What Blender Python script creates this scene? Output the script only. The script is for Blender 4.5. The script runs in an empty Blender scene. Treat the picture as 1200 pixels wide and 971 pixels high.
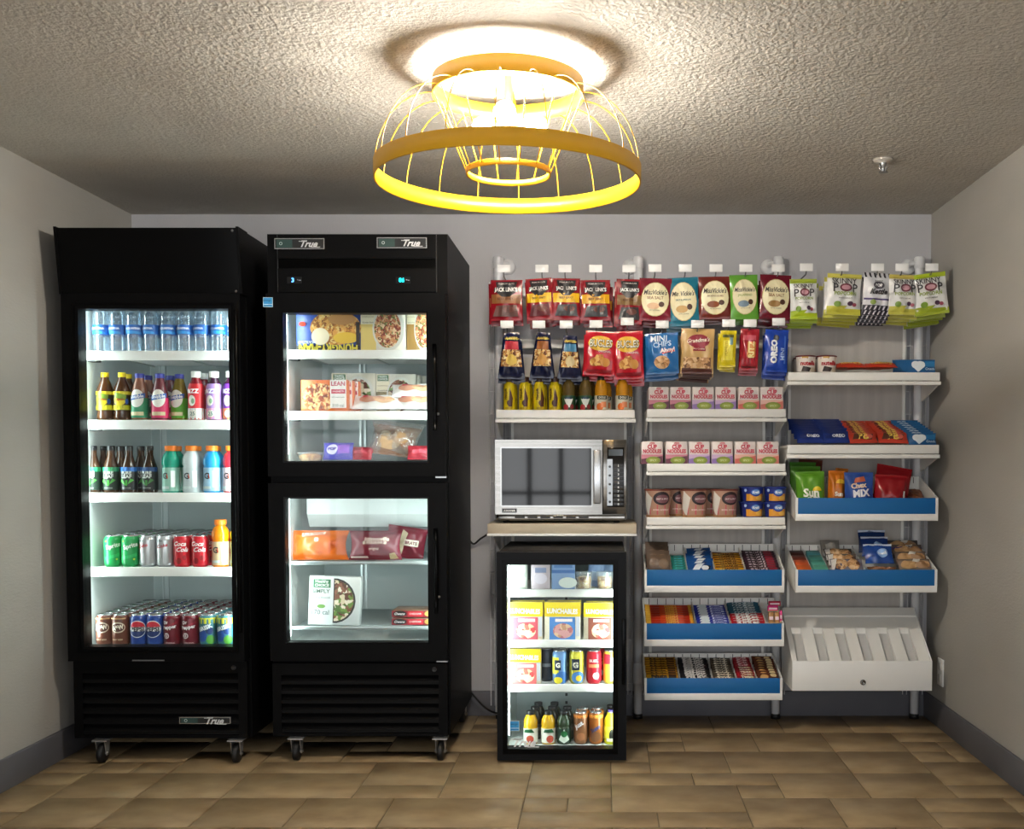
import bpy, bmesh, math, random
from mathutils import Vector, Matrix, Euler
random.seed(7)
SC = bpy.context.scene
COL = SC.collection
PI = math.pi

# ------------------------------------------------------------------ camera
F = 1270.0; CX = 708.0; PITCH = math.radians(2.35); HORIZON = 540.0
CY = HORIZON + F * math.tan(PITCH)
CAM_D = 4.84; CAM_H = 1.143
cd = bpy.data.cameras.new('camera')
cam = bpy.data.objects.new('camera', cd); COL.objects.link(cam)
cam.location = (0, -CAM_D, CAM_H); cam.rotation_euler = (PI / 2 - PITCH, 0, 0)
cd.sensor_width = 36; cd.sensor_fit = 'HORIZONTAL'; cd.lens = F / 1200 * 36
cd.shift_x = -(CX - 600) / 1200; cd.shift_y = (CY - 485.5) / 1200
SC.camera = cam

# ------------------------------------------------------------------ view, world, daylight
SC.view_settings.view_transform = 'Standard'; SC.view_settings.look = 'None'
SC.view_settings.gamma = 1; SC.view_settings.use_curve_mapping = False
SC.view_settings.exposure = 0.65
SC.cycles.transparent_max_bounces = 24
SC.cycles.max_bounces = 8
SC.cycles.sample_clamp_indirect = 4
WORLD_STRENGTH = 0.35
wd = bpy.data.worlds.new('daylight'); SC.world = wd; wd.use_nodes = True
wd.node_tree.nodes['Background'].inputs[0].default_value = (0.80, 0.90, 1.0, 1)
wd.node_tree.nodes['Background'].inputs[1].default_value = WORLD_STRENGTH
WINDOWS = [(-3.8, -2.05), (-1.85, -.1), (0.1, 1.85), (2.05, 3.8)]   # openings in the wall behind the camera
WIN_Z = (0.15, 2.12); WIN_Y = -7.6
for a, b in WINDOWS:
    ld = bpy.data.lights.new('window_daylight', 'AREA'); ld.shape = 'RECTANGLE'
    ld.size = b - a - .04; ld.size_y = WIN_Z[1] - WIN_Z[0] - .04
    ld.energy = 16.0 * (b - a); ld.color = (0.97, 0.985, 1.0)
    lo = bpy.data.objects.new('window_daylight', ld); COL.objects.link(lo)
    lo.location = ((a + b) / 2, WIN_Y - .06, sum(WIN_Z) / 2); lo.rotation_euler = (PI / 2, 0, 0)

sd = bpy.data.lights.new('sun', 'SUN'); sd.energy = 6.0; sd.angle = math.radians(.6); sd.color = (1.0, .95, .87)
so = bpy.data.objects.new('sun', sd); COL.objects.link(so); so.location = (0, -12, 6)
so.rotation_euler = Vector((.25, .80, -.62)).to_track_quat('-Z', 'Y').to_euler()   # added sun through the windows; bounce off the lobby floor brightens the ceiling
BULB_STRENGTH = 420.0
FRIDGE_LED = 0.74

def ray(px, py):
    dx = (px - CX) / F; dy = (CY - py) / F
    return dx, math.cos(PITCH) + dy * math.sin(PITCH), -math.sin(PITCH) + dy * math.cos(PITCH)
def at(px, py, Y):
    """the point of the plane at distance Y from the back wall that the photograph shows at a pixel"""
    x, y, z = ray(px, py); t = (Y + CAM_D) / y
    return Vector((x * t, Y, CAM_H + z * t))
def zat(py, Y): return at(CX, py, Y).z

# ------------------------------------------------------------------ materials
def lin(c):
    c = c / 255.0
    return c / 12.92 if c <= .04045 else ((c + .055) / 1.055) ** 2.4
def hexc(h):
    return (lin(int(h[0:2], 16)), lin(int(h[2:4], 16)), lin(int(h[4:6], 16)), 1)
_M = {}
def C(h, rough=.45, metal=0.0, spec=.5):
    k = (h, rough, metal, spec)
    if k not in _M:
        m = bpy.data.materials.new('paint_' + h); m.use_nodes = True
        b = m.node_tree.nodes['Principled BSDF']
        b.inputs['Base Color'].default_value = hexc(h); b.inputs['Roughness'].default_value = rough
        b.inputs['Metallic'].default_value = metal; b.inputs['Specular IOR Level'].default_value = spec
        _M[k] = m
    return _M[k]
def noisy(name, h1, h2, scale=8, detail=4, rough=.6, bump=0, bscale=60, bdist=.01, stretch=(1, 1, 1), obj_random=0.0, spec=.4, metal=0):
    m = bpy.data.materials.new(name); m.use_nodes = True
    nt = m.node_tree; N = nt.nodes; L = nt.links; b = N['Principled BSDF']
    tc = N.new('ShaderNodeTexCoord'); mp = N.new('ShaderNodeMapping'); mp.inputs['Scale'].default_value = stretch
    geo = N.new('ShaderNodeNewGeometry')
    L.new(geo.outputs['Position'], mp.inputs['Vector'])
    n = N.new('ShaderNodeTexNoise'); n.inputs['Scale'].default_value = scale; n.inputs['Detail'].default_value = detail
    L.new(mp.outputs[0], n.inputs['Vector'])
    r = N.new('ShaderNodeValToRGB'); r.color_ramp.elements[0].position = .3; r.color_ramp.elements[1].position = .7
    r.color_ramp.elements[0].color = hexc(h1); r.color_ramp.elements[1].color = hexc(h2)
    L.new(n.outputs['Fac'], r.inputs[0])
    out = r.outputs[0]
    if obj_random:
        oi = N.new('ShaderNodeObjectInfo'); hv = N.new('ShaderNodeHueSaturation')
        ma = N.new('ShaderNodeMapRange'); ma.inputs['To Min'].default_value = 1 - obj_random; ma.inputs['To Max'].default_value = 1 + obj_random
        L.new(oi.outputs['Random'], ma.inputs['Value']); L.new(ma.outputs[0], hv.inputs['Value']); L.new(out, hv.inputs['Color'])
        out = hv.outputs[0]
    L.new(out, b.inputs['Base Color'])
    b.inputs['Roughness'].default_value = rough; b.inputs['Specular IOR Level'].default_value = spec; b.inputs['Metallic'].default_value = metal
    if bump:
        n2 = N.new('ShaderNodeTexNoise'); n2.inputs['Scale'].default_value = bscale; n2.inputs['Detail'].default_value = 3
        L.new(mp.outputs[0], n2.inputs['Vector'])
        bp = N.new('ShaderNodeBump'); bp.inputs['Strength'].default_value = bump; bp.inputs['Distance'].default_value = bdist
        L.new(n2.outputs['Fac'], bp.inputs['Height']); L.new(bp.outputs[0], b.inputs['Normal'])
    return m
def food(name, cols, scale=90):
    m = bpy.data.materials.new(name); m.use_nodes = True
    nt = m.node_tree; N = nt.nodes; L = nt.links; b = N['Principled BSDF']
    tc = N.new('ShaderNodeTexCoord')
    n0 = N.new('ShaderNodeTexNoise'); n0.inputs['Scale'].default_value = scale * .6
    L.new(tc.outputs['Object'], n0.inputs['Vector'])
    mx = N.new('ShaderNodeMixRGB'); mx.inputs[0].default_value = .03
    L.new(tc.outputs['Object'], mx.inputs[1]); L.new(n0.outputs['Color'], mx.inputs[2])
    v = N.new('ShaderNodeTexVoronoi'); v.inputs['Scale'].default_value = scale
    L.new(mx.outputs[0], v.inputs['Vector'])
    sp = N.new('ShaderNodeSeparateColor'); L.new(v.outputs['Color'], sp.inputs[0])
    r = N.new('ShaderNodeValToRGB'); r.color_ramp.interpolation = 'CONSTANT'
    while len(r.color_ramp.elements) < len(cols): r.color_ramp.elements.new(.5)
    for i, c in enumerate(cols):
        r.color_ramp.elements[i].position = i / len(cols); r.color_ramp.elements[i].color = hexc(c)
    L.new(sp.outputs[0], r.inputs[0]); L.new(r.outputs[0], b.inputs['Base Color']); b.inputs['Roughness'].default_value = .5
    return m
def emis(name, col, s):
    m = bpy.data.materials.new(name); m.use_nodes = True
    b = m.node_tree.nodes['Principled BSDF']
    b.inputs['Base Color'].default_value = (*col, 1); b.inputs['Emission Color'].default_value = (*col, 1); b.inputs['Emission Strength'].default_value = s
    return m
def clear(name, tint=(1, 1, 1), refl=.06, rough=.02, milk=0.0, milkcol=(1, 1, 1)):
    """thin clear pane or film: passes light, reflects more at a grazing angle"""
    m = bpy.data.materials.new(name); m.use_nodes = True
    nt = m.node_tree; N = nt.nodes; L = nt.links
    N.remove(N['Principled BSDF']); out = N['Material Output']
    t = N.new('ShaderNodeBsdfTransparent'); t.inputs[0].default_value = (*tint, 1)
    g = N.new('ShaderNodeBsdfGlossy'); g.inputs['Roughness'].default_value = rough
    lw = N.new('ShaderNodeLayerWeight'); lw.inputs['Blend'].default_value = .25
    mr = N.new('ShaderNodeMapRange'); mr.inputs['To Min'].default_value = refl; mr.inputs['To Max'].default_value = min(1, refl * 8)
    L.new(lw.outputs['Facing'], mr.inputs['Value'])
    mx = N.new('ShaderNodeMixShader'); L.new(mr.outputs[0], mx.inputs[0]); L.new(t.outputs[0], mx.inputs[1]); L.new(g.outputs[0], mx.inputs[2])
    s = mx.outputs[0]
    if milk:
        d = N.new('ShaderNodeBsdfDiffuse'); d.inputs[0].default_value = (*milkcol, 1)
        m2 = N.new('ShaderNodeMixShader'); m2.inputs[0].default_value = milk
        L.new(s, m2.inputs[1]); L.new(d.outputs[0], m2.inputs[2]); s = m2.outputs[0]
    L.new(s, out.inputs[0])
    return m

M_WALL_BACK = noisy('wall_paint_grey', 'b4b4b8', 'bcbcc0', 3, 4, .85, .25, 160, .002, (1, 1, .25))
M_WALL_SIDE = noisy('wall_linen_beige', 'a19f99', 'aaa7a1', 4, 4, .85, .35, 140, .003, (1, .35, 1))
M_CEIL = noisy('ceiling_texture', 'b8b3ab', 'c1bcb4', 5, 4, .9, .6, 75, .012)
M_BASEB = noisy('baseboard_grey', '5d5d63', '65656b', 6, 3, .5)
M_TILE = noisy('floor_tile', '826d50', 'a08b6a', 9, 9, .45, .10, 40, .003, (1, 1.3, 1), obj_random=.05, spec=.35)
M_GROUT = noisy('grout', '6e6350', '7a6f5a', 30, 3, .9)
M_BLACK = noisy('black_enamel', '070708', '0b0b0c', 20, 2, .42, 0, 60, .01, (1, 1, 1), 0, .06)
M_BLACKG = C('050506', .2, 0, .08)
M_BLACKM = C('121213', .5)
M_GREYMETAL = C('9a9c9e', .3, 1.0)
M_STEEL = noisy('stainless', '7c7a76', '8a8884', 3, 3, .15, 0, 60, .01, (1, 1, 40), 0, .5, 1.0)
M_CHROME = C('8f8f8d', .12, 1.0)
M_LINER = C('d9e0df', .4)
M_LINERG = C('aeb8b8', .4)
M_WHITE = C('efefec', .4)
M_WHITE2 = C('eeede8', .45)
M_PANELWOOD = noisy('grey_wood_laminate', 'b3aea9', 'c3beb8', 5, 6, .6, 0, 60, .01, (6, 1, .5))
M_POST = C('e0e1e4', .35)
M_BLUE = C('1763a2', .45, 0, .3)
M_GLASS = clear('door_glass', (.96, .98, .98), .012)
M_PET = clear('clear_bottle_plastic', (.80, .90, .97), .16, .10, .10, (.75, .88, 1))
M_FILM = clear('clear_wrap_film', (.95, .95, .95), .10, .12, .14, (.9, .9, .9))
M_LED = emis('led_white', (.85, 1, .97), 14)
M_YELLOW = C('d6a012', .38)
M_SILVER = C('c6c8ca', .25, .9)

# ------------------------------------------------------------------ mesh building
ORG = {}; KIDS = {}
def tag(o, label=None, cat=None, group=None, kind=None):
    if label: o['label'] = label
    if cat: o['category'] = cat
    if group: o['group'] = group
    if kind: o['kind'] = kind
    return o
def empty(name, loc, label, cat, group=None, kind=None):
    o = bpy.data.objects.new(name, None); COL.objects.link(o); o.location = loc; o.empty_display_size = .05
    ORG[o.name] = Vector(loc); KIDS[o.name] = []
    return tag(o, label, cat, group, kind)
class MB:
    def __init__(s): s.v = []; s.f = []; s.m = []; s.s = []
    def add(s, vs, fs, mi=0, smooth=False):
        b = len(s.v); s.v += [tuple(p) for p in vs]
        for f in fs: s.f.append([b + i for i in f]); s.m.append(mi); s.s.append(smooth)
        return s
    def box(s, x0, x1, y0, y1, z0, z1, mi=0):
        v = [(x, y, z) for x in (x0, x1) for y in (y0, y1) for z in (z0, z1)]
        return s.add(v, [(0, 1, 3, 2), (4, 6, 7, 5), (0, 4, 5, 1), (2, 3, 7, 6), (0, 2, 6, 4), (1, 5, 7, 3)], mi)
    def rbox(s, x0, x1, y0, y1, z0, z1, r=.004, mi=0, seg=2):
        bm = bmesh.new(); bmesh.ops.create_cube(bm, size=1)
        for p in bm.verts: p.co = ((x0 + x1) / 2 + p.co.x * (x1 - x0), (y0 + y1) / 2 + p.co.y * (y1 - y0), (z0 + z1) / 2 + p.co.z * (z1 - z0))
        bmesh.ops.bevel(bm, geom=bm.edges[:], offset=r, segments=seg, profile=.5, affect='EDGES')
        bm.verts.index_update()
        s.add([p.co[:] for p in bm.verts], [[q.index for q in f.verts] for f in bm.faces], mi, True); bm.free()
        return s
    def lathe(s, prof, n=20, mi=0, c=(0, 0, 0), smooth=True, axis='z'):
        vs = []; fs = []; k = len(prof)
        for i in range(n):
            a = 2 * PI * i / n
            for r, z in prof:
                p = (r * math.sin(a), -r * math.cos(a), z)
                if axis == 'y': p = (p[0], -z, -p[1])
                if axis == 'x': p = (z, p[1], p[0])
                vs.append((c[0] + p[0], c[1] + p[1], c[2] + p[2]))
        for i in range(n):
            j = (i + 1) % n
            for q in range(k - 1): fs.append((i * k + q, j * k + q, j * k + q + 1, i * k + q + 1))
        return s.add(vs, fs, mi, smooth)
    def tube(s, pts, r, n=6, mi=0, closed=False):
        pts = [Vector(p) for p in pts]; k = len(pts); vs = []; fs = []
        up = None
        for i, p in enumerate(pts):
            t = (pts[(i + 1) % k] - pts[i - 1]) if closed else (pts[min(i + 1, k - 1)] - pts[max(i - 1, 0)])
            t.normalize()
            if up is None: up = Vector((0, 0, 1)) if abs(t.z) < .9 else Vector((1, 0, 0))
            a = t.cross(up).normalized(); b = a.cross(t).normalized(); up = b
            for q in range(n):
                w = 2 * PI * q / n; vs.append(p + a * r * math.cos(w) + b * r * math.sin(w))
        for i in range(k if closed else k - 1):
            j = (i + 1) % k
            for q in range(n): fs.append((i * n + q, i * n + (q + 1) % n, j * n + (q + 1) % n, j * n + q))
        if not closed: fs.append(tuple(range(n))); fs.append(tuple((k - 1) * n + q for q in range(n)))
        return s.add(vs, fs, mi, True)
    def prism_x(s, poly, x0, x1, mi=0):
        """polygon of (y, z) extruded along x"""
        n = len(poly); v = [(x0, y, z) for y, z in poly] + [(x1, y, z) for y, z in poly]
        return s.add(v, [tuple(range(n)), tuple(range(2 * n - 1, n - 1, -1))] + [(i, (i + 1) % n, n + (i + 1) % n, n + i) for i in range(n)], mi)
    def prism_y(s, poly, y0, y1, mi=0):
        n = len(poly); v = [(x, y0, z) for x, z in poly] + [(x, y1, z) for x, z in poly]
        return s.add(v, [tuple(range(n)), tuple(range(2 * n - 1, n - 1, -1))] + [(i, (i + 1) % n, n + (i + 1) % n, n + i) for i in range(n)], mi)
    def mesh(s, name, mats, org=(0, 0, 0)):
        me = bpy.data.meshes.new(name)
        ox, oy, oz = org
        me.from_pydata([(x - ox, y - oy, z - oz) for x, y, z in s.v], [], s.f)
        for m in (mats if isinstance(mats, (list, tuple)) else [mats]): me.materials.append(m)
        me.polygons.foreach_set('material_index', s.m); me.polygons.foreach_set('use_smooth', s.s)
        me.update(); return me
    def build(s, name, mats, parent=None, label=None, cat=None, group=None, kind=None, link=True, org=None):
        if parent is not None: o_ = ORG[parent.name]
        elif org is not None: o_ = Vector(org)
        else:
            xs = [p[0] for p in s.v]; ys = [p[1] for p in s.v]; zs = [p[2] for p in s.v]
            o_ = Vector(((min(xs) + max(xs)) / 2, (min(ys) + max(ys)) / 2, min(zs)))
        o = bpy.data.objects.new(name, s.mesh(name, mats, o_))
        if link: COL.objects.link(o)
        ORG[o.name] = o_; KIDS[o.name] = []
        if parent is not None: o.parent = parent; KIDS[parent.name].append(o)
        else: o.location = o_
        return tag(o, label, cat, group, kind)
def box(name, mat, parent, x0, x1, y0, y1, z0, z1, r=0, **k):
    m = MB()
    m.rbox(x0, x1, y0, y1, z0, z1, r) if r else m.box(x0, x1, y0, y1, z0, z1)
    return m.build(name, mat, parent, **k)

# text as flat shapes
_T = {}
def text2d(t, shear=0.0, bold=.012):
    k = (t, shear, bold)
    if k not in _T:
        cu = bpy.data.curves.new('t', 'FONT'); cu.body = t; cu.resolution_u = 2; cu.shear = shear; cu.offset = bold
        cu.align_x = 'LEFT'; cu.fill_mode = 'FRONT' if hasattr(cu, 'fill_mode') else cu.fill_mode
        ob = bpy.data.objects.new('t', cu); me = ob.to_mesh()
        v = [(p.co.x, p.co.y) for p in me.vertices]; f = [tuple(q.vertices) for q in me.polygons]
        ob.to_mesh_clear(); bpy.data.objects.remove(ob); bpy.data.curves.remove(cu)
        xs = [p[0] for p in v]; ys = [p[1] for p in v]
        cx, cy, w, h = (min(xs) + max(xs)) / 2, (min(ys) + max(ys)) / 2, max(xs) - min(xs), max(ys) - min(ys)
        _T[k] = ([((x - cx) / w, (y - cy) / w) for x, y in v], f, h / w)
    return _T[k]
# surfaces that take print: S(u, v, off) in metres, front facing -y
def plane_s(y0, cx=0, cz=0): return lambda u, v, off: (cx + u, y0 - off, cz + v)
def cyl_s(rf, cx=0, cy=0):
    def S(u, v, off):
        r = rf(v) if callable(rf) else rf
        a = u / r; return (cx + (r + off) * math.sin(a), cy - (r + off) * math.cos(a), v)
    return S
def d_ell(mb, S, cu, cv, ru, rv, mi, off, n=22, rings=3, a0=0, a1=2 * PI):
    vs = [S(cu, cv, off)]; fs = []; full = abs(a1 - a0 - 2 * PI) < 1e-6; m = n if full else n + 1
    for k in range(1, rings + 1):
        for i in range(m):
            a = a0 + (a1 - a0) * i / n; vs.append(S(cu + ru * k / rings * math.cos(a), cv + rv * k / rings * math.sin(a), off))
    for i in range(n):
        j = (i + 1) % m
        fs.append((0, 1 + i, 1 + j))
        for k in range(rings - 1): fs.append((1 + k * m + i, 1 + (k + 1) * m + i, 1 + (k + 1) * m + j, 1 + k * m + j))
    mb.add(vs, fs, mi)
def d_quad(mb, S, p, mi, off, nu=6, nv=6):
    """p: four corners (u, v) counter-clockwise from the lower left"""
    vs = []; fs = []
    for i in range(nu + 1):
        for j in range(nv + 1):
            s, t = i / nu, j / nv
            u = (1 - t) * ((1 - s) * p[0][0] + s * p[1][0]) + t * ((1 - s) * p[3][0] + s * p[2][0])
            v = (1 - t) * ((1 - s) * p[0][1] + s * p[1][1]) + t * ((1 - s) * p[3][1] + s * p[2][1])
            vs.append(S(u, v, off))
    for i in range(nu):
        for j in range(nv):
            a = i * (nv + 1) + j; fs.append((a, a + nv + 1, a + nv + 2, a + 1))
    mb.add(vs, fs, mi)
def d_text(mb, S, t, cu, cv, w, mi, off, rot=0, shear=0, bold=.012, hmax=None, stretch=1):
    v, f, ar = text2d(t, shear, bold)
    if hmax and ar * w * stretch > hmax: w = hmax / (ar * stretch)
    c, s = math.cos(rot), math.sin(rot)
    mb.add([S(cu + (x * c - y * stretch * s) * w, cv + (x * s + y * stretch * c) * w, off) for x, y in v], f, mi)
def decals(S, w, h, D, parent, step=.0005, base=.0006):
    """D: print on a w x h front. ('rect', u0,u1,v0,v1,col) ('ell',u,v,ru,rv,col) ('quad',[(u,v)*4],col) ('txt',string,u,v,width,col[,opts]); u -.5..+.5, v 0..1"""
    def near(p, q):
        gap = [max(0, p[2 * k] - q[2 * k + 1], q[2 * k] - p[2 * k + 1]) for k in (0, 1)]
        if nm == 'lettering': return math.hypot(*gap) <= .015
        return math.hypot(*gap) <= .8 * max(.018, .45 * max(p[1] - p[0], p[3] - p[2], q[1] - q[0], q[3] - q[2]))
    for nm in ('print', 'lettering'):
        items = []
        for i, d in enumerate(D):
            off = base + step * i; t = d[0]
            if (t == 'txt') != (nm == 'lettering'): continue
            m = MB(); o = {}
            if t == 'rect': d_quad(m, S, [(d[1] * w, d[3] * h), (d[2] * w, d[3] * h), (d[2] * w, d[4] * h), (d[1] * w, d[4] * h)], 0, off)
            elif t == 'quad': d_quad(m, S, [(a * w, b * h) for a, b in d[1]], 0, off)
            elif t == 'ell': d_ell(m, S, d[1] * w, d[2] * h, d[3] * w, d[4] * h, 0, off)
            elif t == 'arc': d_ell(m, S, d[1] * w, d[2] * h, d[3] * w, d[4] * h, 0, off, a0=d[6], a1=d[7])
            else: d_text(m, S, d[1], d[2] * w, d[3] * h, d[4] * w, 0, off + .0004, **(d[6] if len(d) > 6 else {}))
            c = d[2] if t == 'quad' else d[5]
            xs = [v[0] for v in m.v]; zs = [v[2] for v in m.v]
            items.append([m, C(c, .4) if isinstance(c, str) else c, (min(xs), max(xs), min(zs), max(zs))])
        groups = []
        for it in items:                       # print that lies close together is one piece, print far apart another
            hit = [g for g in groups if any(near(it[2], q[2]) for q in g)]
            g = [it] + [q for x in hit for q in x]
            groups = [x for x in groups if x not in hit] + [g]
        for g in groups:
            mats = []; m = MB()
            for q in g:
                if q[1] not in mats: mats.append(q[1])
                m.add(q[0].v, q[0].f, mats.index(q[1]))
            m.build(nm, mats, parent, link=False)

def place(proto, loc, label, cat, group=None, rot=(0, 0, 0), scale=None):
    """a copy of a thing with copies of its parts and sub-parts"""
    def cp(o, par):
        c = o.copy(); COL.objects.link(c); c.parent = par
        KIDS[c.name] = []
        for k in KIDS[o.name]: KIDS[c.name].append(cp(k, c))
        return c
    r = cp(proto, None); r.location = loc; r.rotation_euler = rot
    if scale: r.scale = scale if isinstance(scale, tuple) else (scale,) * 3
    ORG[r.name] = Vector(loc)
    return tag(r, label, cat, group)
ORDN = ['first', 'second', 'third', 'fourth', 'fifth', 'sixth', 'seventh', 'eighth', 'ninth', 'tenth', 'eleventh', 'twelfth']

# ------------------------------------------------------------------ package builders (front faces -y, base at the origin)
def pillow(name, w, h, T, mat, D=(), crimp=.06, pinch=.05, top=1.0, nu=18, nv=22, wr=.0012, seed=0, skew=0):
    rnd = random.Random(seed); ph = [rnd.uniform(0, 6) for _ in range(4)]
    def half(u, v):
        un = max(-1, min(1, u / (w / 2))); q = (v / h - crimp) / (1 - 2 * crimp); q = max(0, min(1, q))
        base = T / 2 * (1 - un * un) ** .55 * math.sin(PI * q) ** .5
        ripple = wr * (math.sin(un * 7 + ph[0] + 5 * q) + math.sin(q * 11 + ph[1] + un * 3) * .8 + .7 * math.sin(un * 11 - 9 * q + ph[2]) * math.sin(q * 6 + ph[3])) * (.35 + .65 * min(1, base / (T / 2 + 1e-6)))
        return max(.0006, base + ripple)
    def xm(u, v):
        q = v / h; return u * (1 - pinch * math.sin(PI * q)) * (1 + (top - 1) * q) + skew * q * w
    mb = MB()
    for sg in (-1, 1):
        vs = []; fs = []
        for i in range(nu + 1):
            for j in range(nv + 1):
                u = -w / 2 + w * i / nu; v = h * j / nv; vs.append((xm(u, v), sg * half(u, v), v))
        for i in range(nu):
            for j in range(nv):
                a = i * (nv + 1) + j; fs.append((a, a + nv + 1, a + nv + 2, a + 1))
        mb.add(vs, fs, 0, True)
    o = mb.build(name, mat, link=False, org=(0, 0, 0))
    decals(lambda u, v, off: (xm(u, v), -half(u, v) - off, v), w, h, D, o, step=.0004, base=.0026)
    return o
def carton(name, w, d, h, mat, D=(), side=None, r=.002):
    mb = MB(); mb.rbox(-w / 2, w / 2, 0, d, 0, h, r, seg=1)
    o = mb.build(name, mat, link=False, org=(0, 0, 0))
    decals(plane_s(0), w, h, D, o)
    return o
def cup(name, rt, rb, h, mat, lidmat, D=(), n=24):
    o = MB().lathe([(0, 0), (rb * .95, 0), (rb, .003), (rt, h - .006)], n, 0).build(name, mat, link=False, org=(0, 0, 0))
    MB().lathe([(rt, h - .006), (rt + .003, h - .005), (rt + .003, h - .001), (rt, h), (0, h)], n).build('lid', lidmat, o, link=False)
    decals(cyl_s(lambda v: rb + (rt - rb) * min(1, v / h)), 2 * rt, h, D, o)
    return o
def can(name, mat, D=(), r=.033, h=.122, n=20):
    o = MB().lathe([(0, .003), (r * .72, .001), (r * .78, 0), (r * .97, .010), (r, .014), (r, h - .018), (r * .97, h - .013), (r * .82, h - .004)], n).build(name, mat, link=False, org=(0, 0, 0))
    l = MB().lathe([(r * .82, h - .004), (r * .83, h), (r * .79, h), (r * .76, h - .005), (0, h - .005)], n)
    l.rbox(-.008, .008, -.018, .006, h - .005, h - .003, .0009, seg=1)
    l.build('lid', M_SILVER, o, link=False)
    decals(cyl_s(r), 2 * r, h, D, o, step=.0003)
    return o
def bottle(name, prof, mat, cap, capmat, band=None, bandmat=None, D=(), n=20, ridged=True):
    """prof: (r, z) outline; cap: (r, z0, z1); band: (z0, z1) of the wrap label"""
    def rad(z):
        for (r0, z0), (r1, z1) in zip(prof, prof[1:]):
            if z0 <= z <= z1 and z1 > z0: return r0 + (r1 - r0) * (z - z0) / (z1 - z0)
        return prof[-1][0]
    o = MB().lathe(prof, n).build(name, mat, link=False, org=(0, 0, 0))
    r, z0, z1 = cap
    MB().lathe([(r * .96, z0), (r, z0 + .002), (r, z1 - .002), (r * .9, z1), (0, z1)], n).build('cap', capmat, o, link=False)
    h = prof[-1][1]
    if band:
        a, b = band; k = 8
        MB().lathe([(rad(a + (b - a) * i / k) + .0006, a + (b - a) * i / k) for i in range(k + 1)], n).build('label_wrap', bandmat, o, link=False)
    R = max(p[0] for p in prof)
    decals(cyl_s(lambda v: rad(v) + .0008), 2 * R, h, D, o, step=.0004)
    return o

# ================================================================== the room
XL, XR, CEIL = -2.09, 1.447, 2.232
ALC = -3.3                     # the alcove's side walls end here, the lobby opens behind the camera
def structure(name, mat, *b):
    return box(name, mat, None, *b, kind='structure', label=None)
fl = MB().box(-4, 4, WIN_Y, .15, -.12, -.005).build('floor', M_GROUT, kind='structure')
fl['label'] = 'tan stone-look tile floor'
structure('ceiling', M_CEIL, -4, 4, WIN_Y, .15, CEIL, CEIL + .12)
structure('wall_back', M_WALL_BACK, XL, XR, 0, .15, -.12, CEIL)
structure('wall_left', M_WALL_SIDE, -4, XL, ALC, .15, -.12, CEIL)
structure('wall_right', M_WALL_SIDE, XR, 4, ALC, .15, -.12, CEIL)
structure('wall_lobby_left', M_WALL_SIDE, -4.15, -4, WIN_Y, ALC, -.12, CEIL)
structure('wall_lobby_right', M_WALL_SIDE, 4, 4.15, WIN_Y, ALC, -.12, CEIL)
wf = MB(); xs = [-4] + [q for w in WINDOWS for q in w] + [4]
wf.box(-4, 4, WIN_Y - .15, WIN_Y, -.12, WIN_Z[0]); wf.box(-4, 4, WIN_Y - .15, WIN_Y, WIN_Z[1], CEIL + .12)
for i in range(0, len(xs), 2): wf.box(xs[i], xs[i + 1], WIN_Y - .15, WIN_Y, WIN_Z[0], WIN_Z[1])
wf.build('wall_front', M_WALL_SIDE, kind='structure')
for i, (a, b) in enumerate(WINDOWS):
    w = empty('window_%d' % (i + 1), ((a + b) / 2, WIN_Y - .03, WIN_Z[0]), None, None, kind='structure')
    for x in [a + (b - a - .05) * q / 5 for q in range(6)]: box('window_mullion', M_BLACKM, w, x, x + .05, WIN_Y - .05, WIN_Y - .01, WIN_Z[0], WIN_Z[1])
    for z in (WIN_Z[0], .78, 1.42, WIN_Z[1] - .04): box('window_rail', M_BLACKM, w, a, b, WIN_Y - .045, WIN_Y - .015, z, z + .04)
BH = .112
for nm, b in (('baseboard_back', (XL, XR, -.014, 0, -.003, BH)), ('baseboard_left', (XL, XL + .014, ALC, -.014, -.003, BH)), ('baseboard_right', (XR - .014, XR, ALC, -.014, -.003, BH))):
    MB().rbox(*b, .004).build(nm, M_BASEB, kind='structure')

# floor tiles: squares and oblongs of two sizes laid in a broken pattern
U = .1475
nx, ny = int(3.55 / U) + 2, 30
used = set(); tiles = []
rt = random.Random(21)
for j in range(ny):
    for i in range(-1, nx):
        if (i, j) in used: continue
        opts = [(2, 2), (2, 2), (3, 2), (2, 1), (2, 1), (1, 1), (3, 1), (2, 2)]
        rt.shuffle(opts)
        for a, b in opts + [(1, 1)]:
            if all((i + p, j + q) not in used for p in range(a) for q in range(b)):
                for p in range(a):
                    for q in range(b): used.add((i + p, j + q))
                tiles.append((i, j, a, b)); break
far = MB(); tm = {}; ntile = 0
for (i, j, a, b) in tiles:
    x0 = XL + .05 + i * U; y1 = -j * U - .02
    x1 = x0 + a * U; y0 = y1 - b * U
    cx0, cx1 = max(x0, XL), min(x1, XR); cy1 = min(y1, 0) if j else 0.0
    if cx1 - cx0 < .02: continue
    g = .0025
    if y0 > -2.3 and ntile < 300:
        m = MB(); m.rbox(cx0 + g, cx1 - g, y0 + g, cy1 - g, -.02, 0, .0018, seg=1)
        m.build('floor_tile', M_TILE, fl); ntile += 1
    else: far.box(cx0 + g, cx1 - g, y0 + g, cy1 - g, -.02, 0)
for i in range(int(8 / .295)):
    for j in range(20):
        y1 = -4.42 - j * .295; x0 = -4 + i * .295
        if y1 - .295 > WIN_Y: far.box(x0 + g, x0 + .295 - g, y1 - .295 + g, y1 - g, -.02, 0)
far.build('tile_field', M_TILE, fl, kind='stuff')

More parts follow.
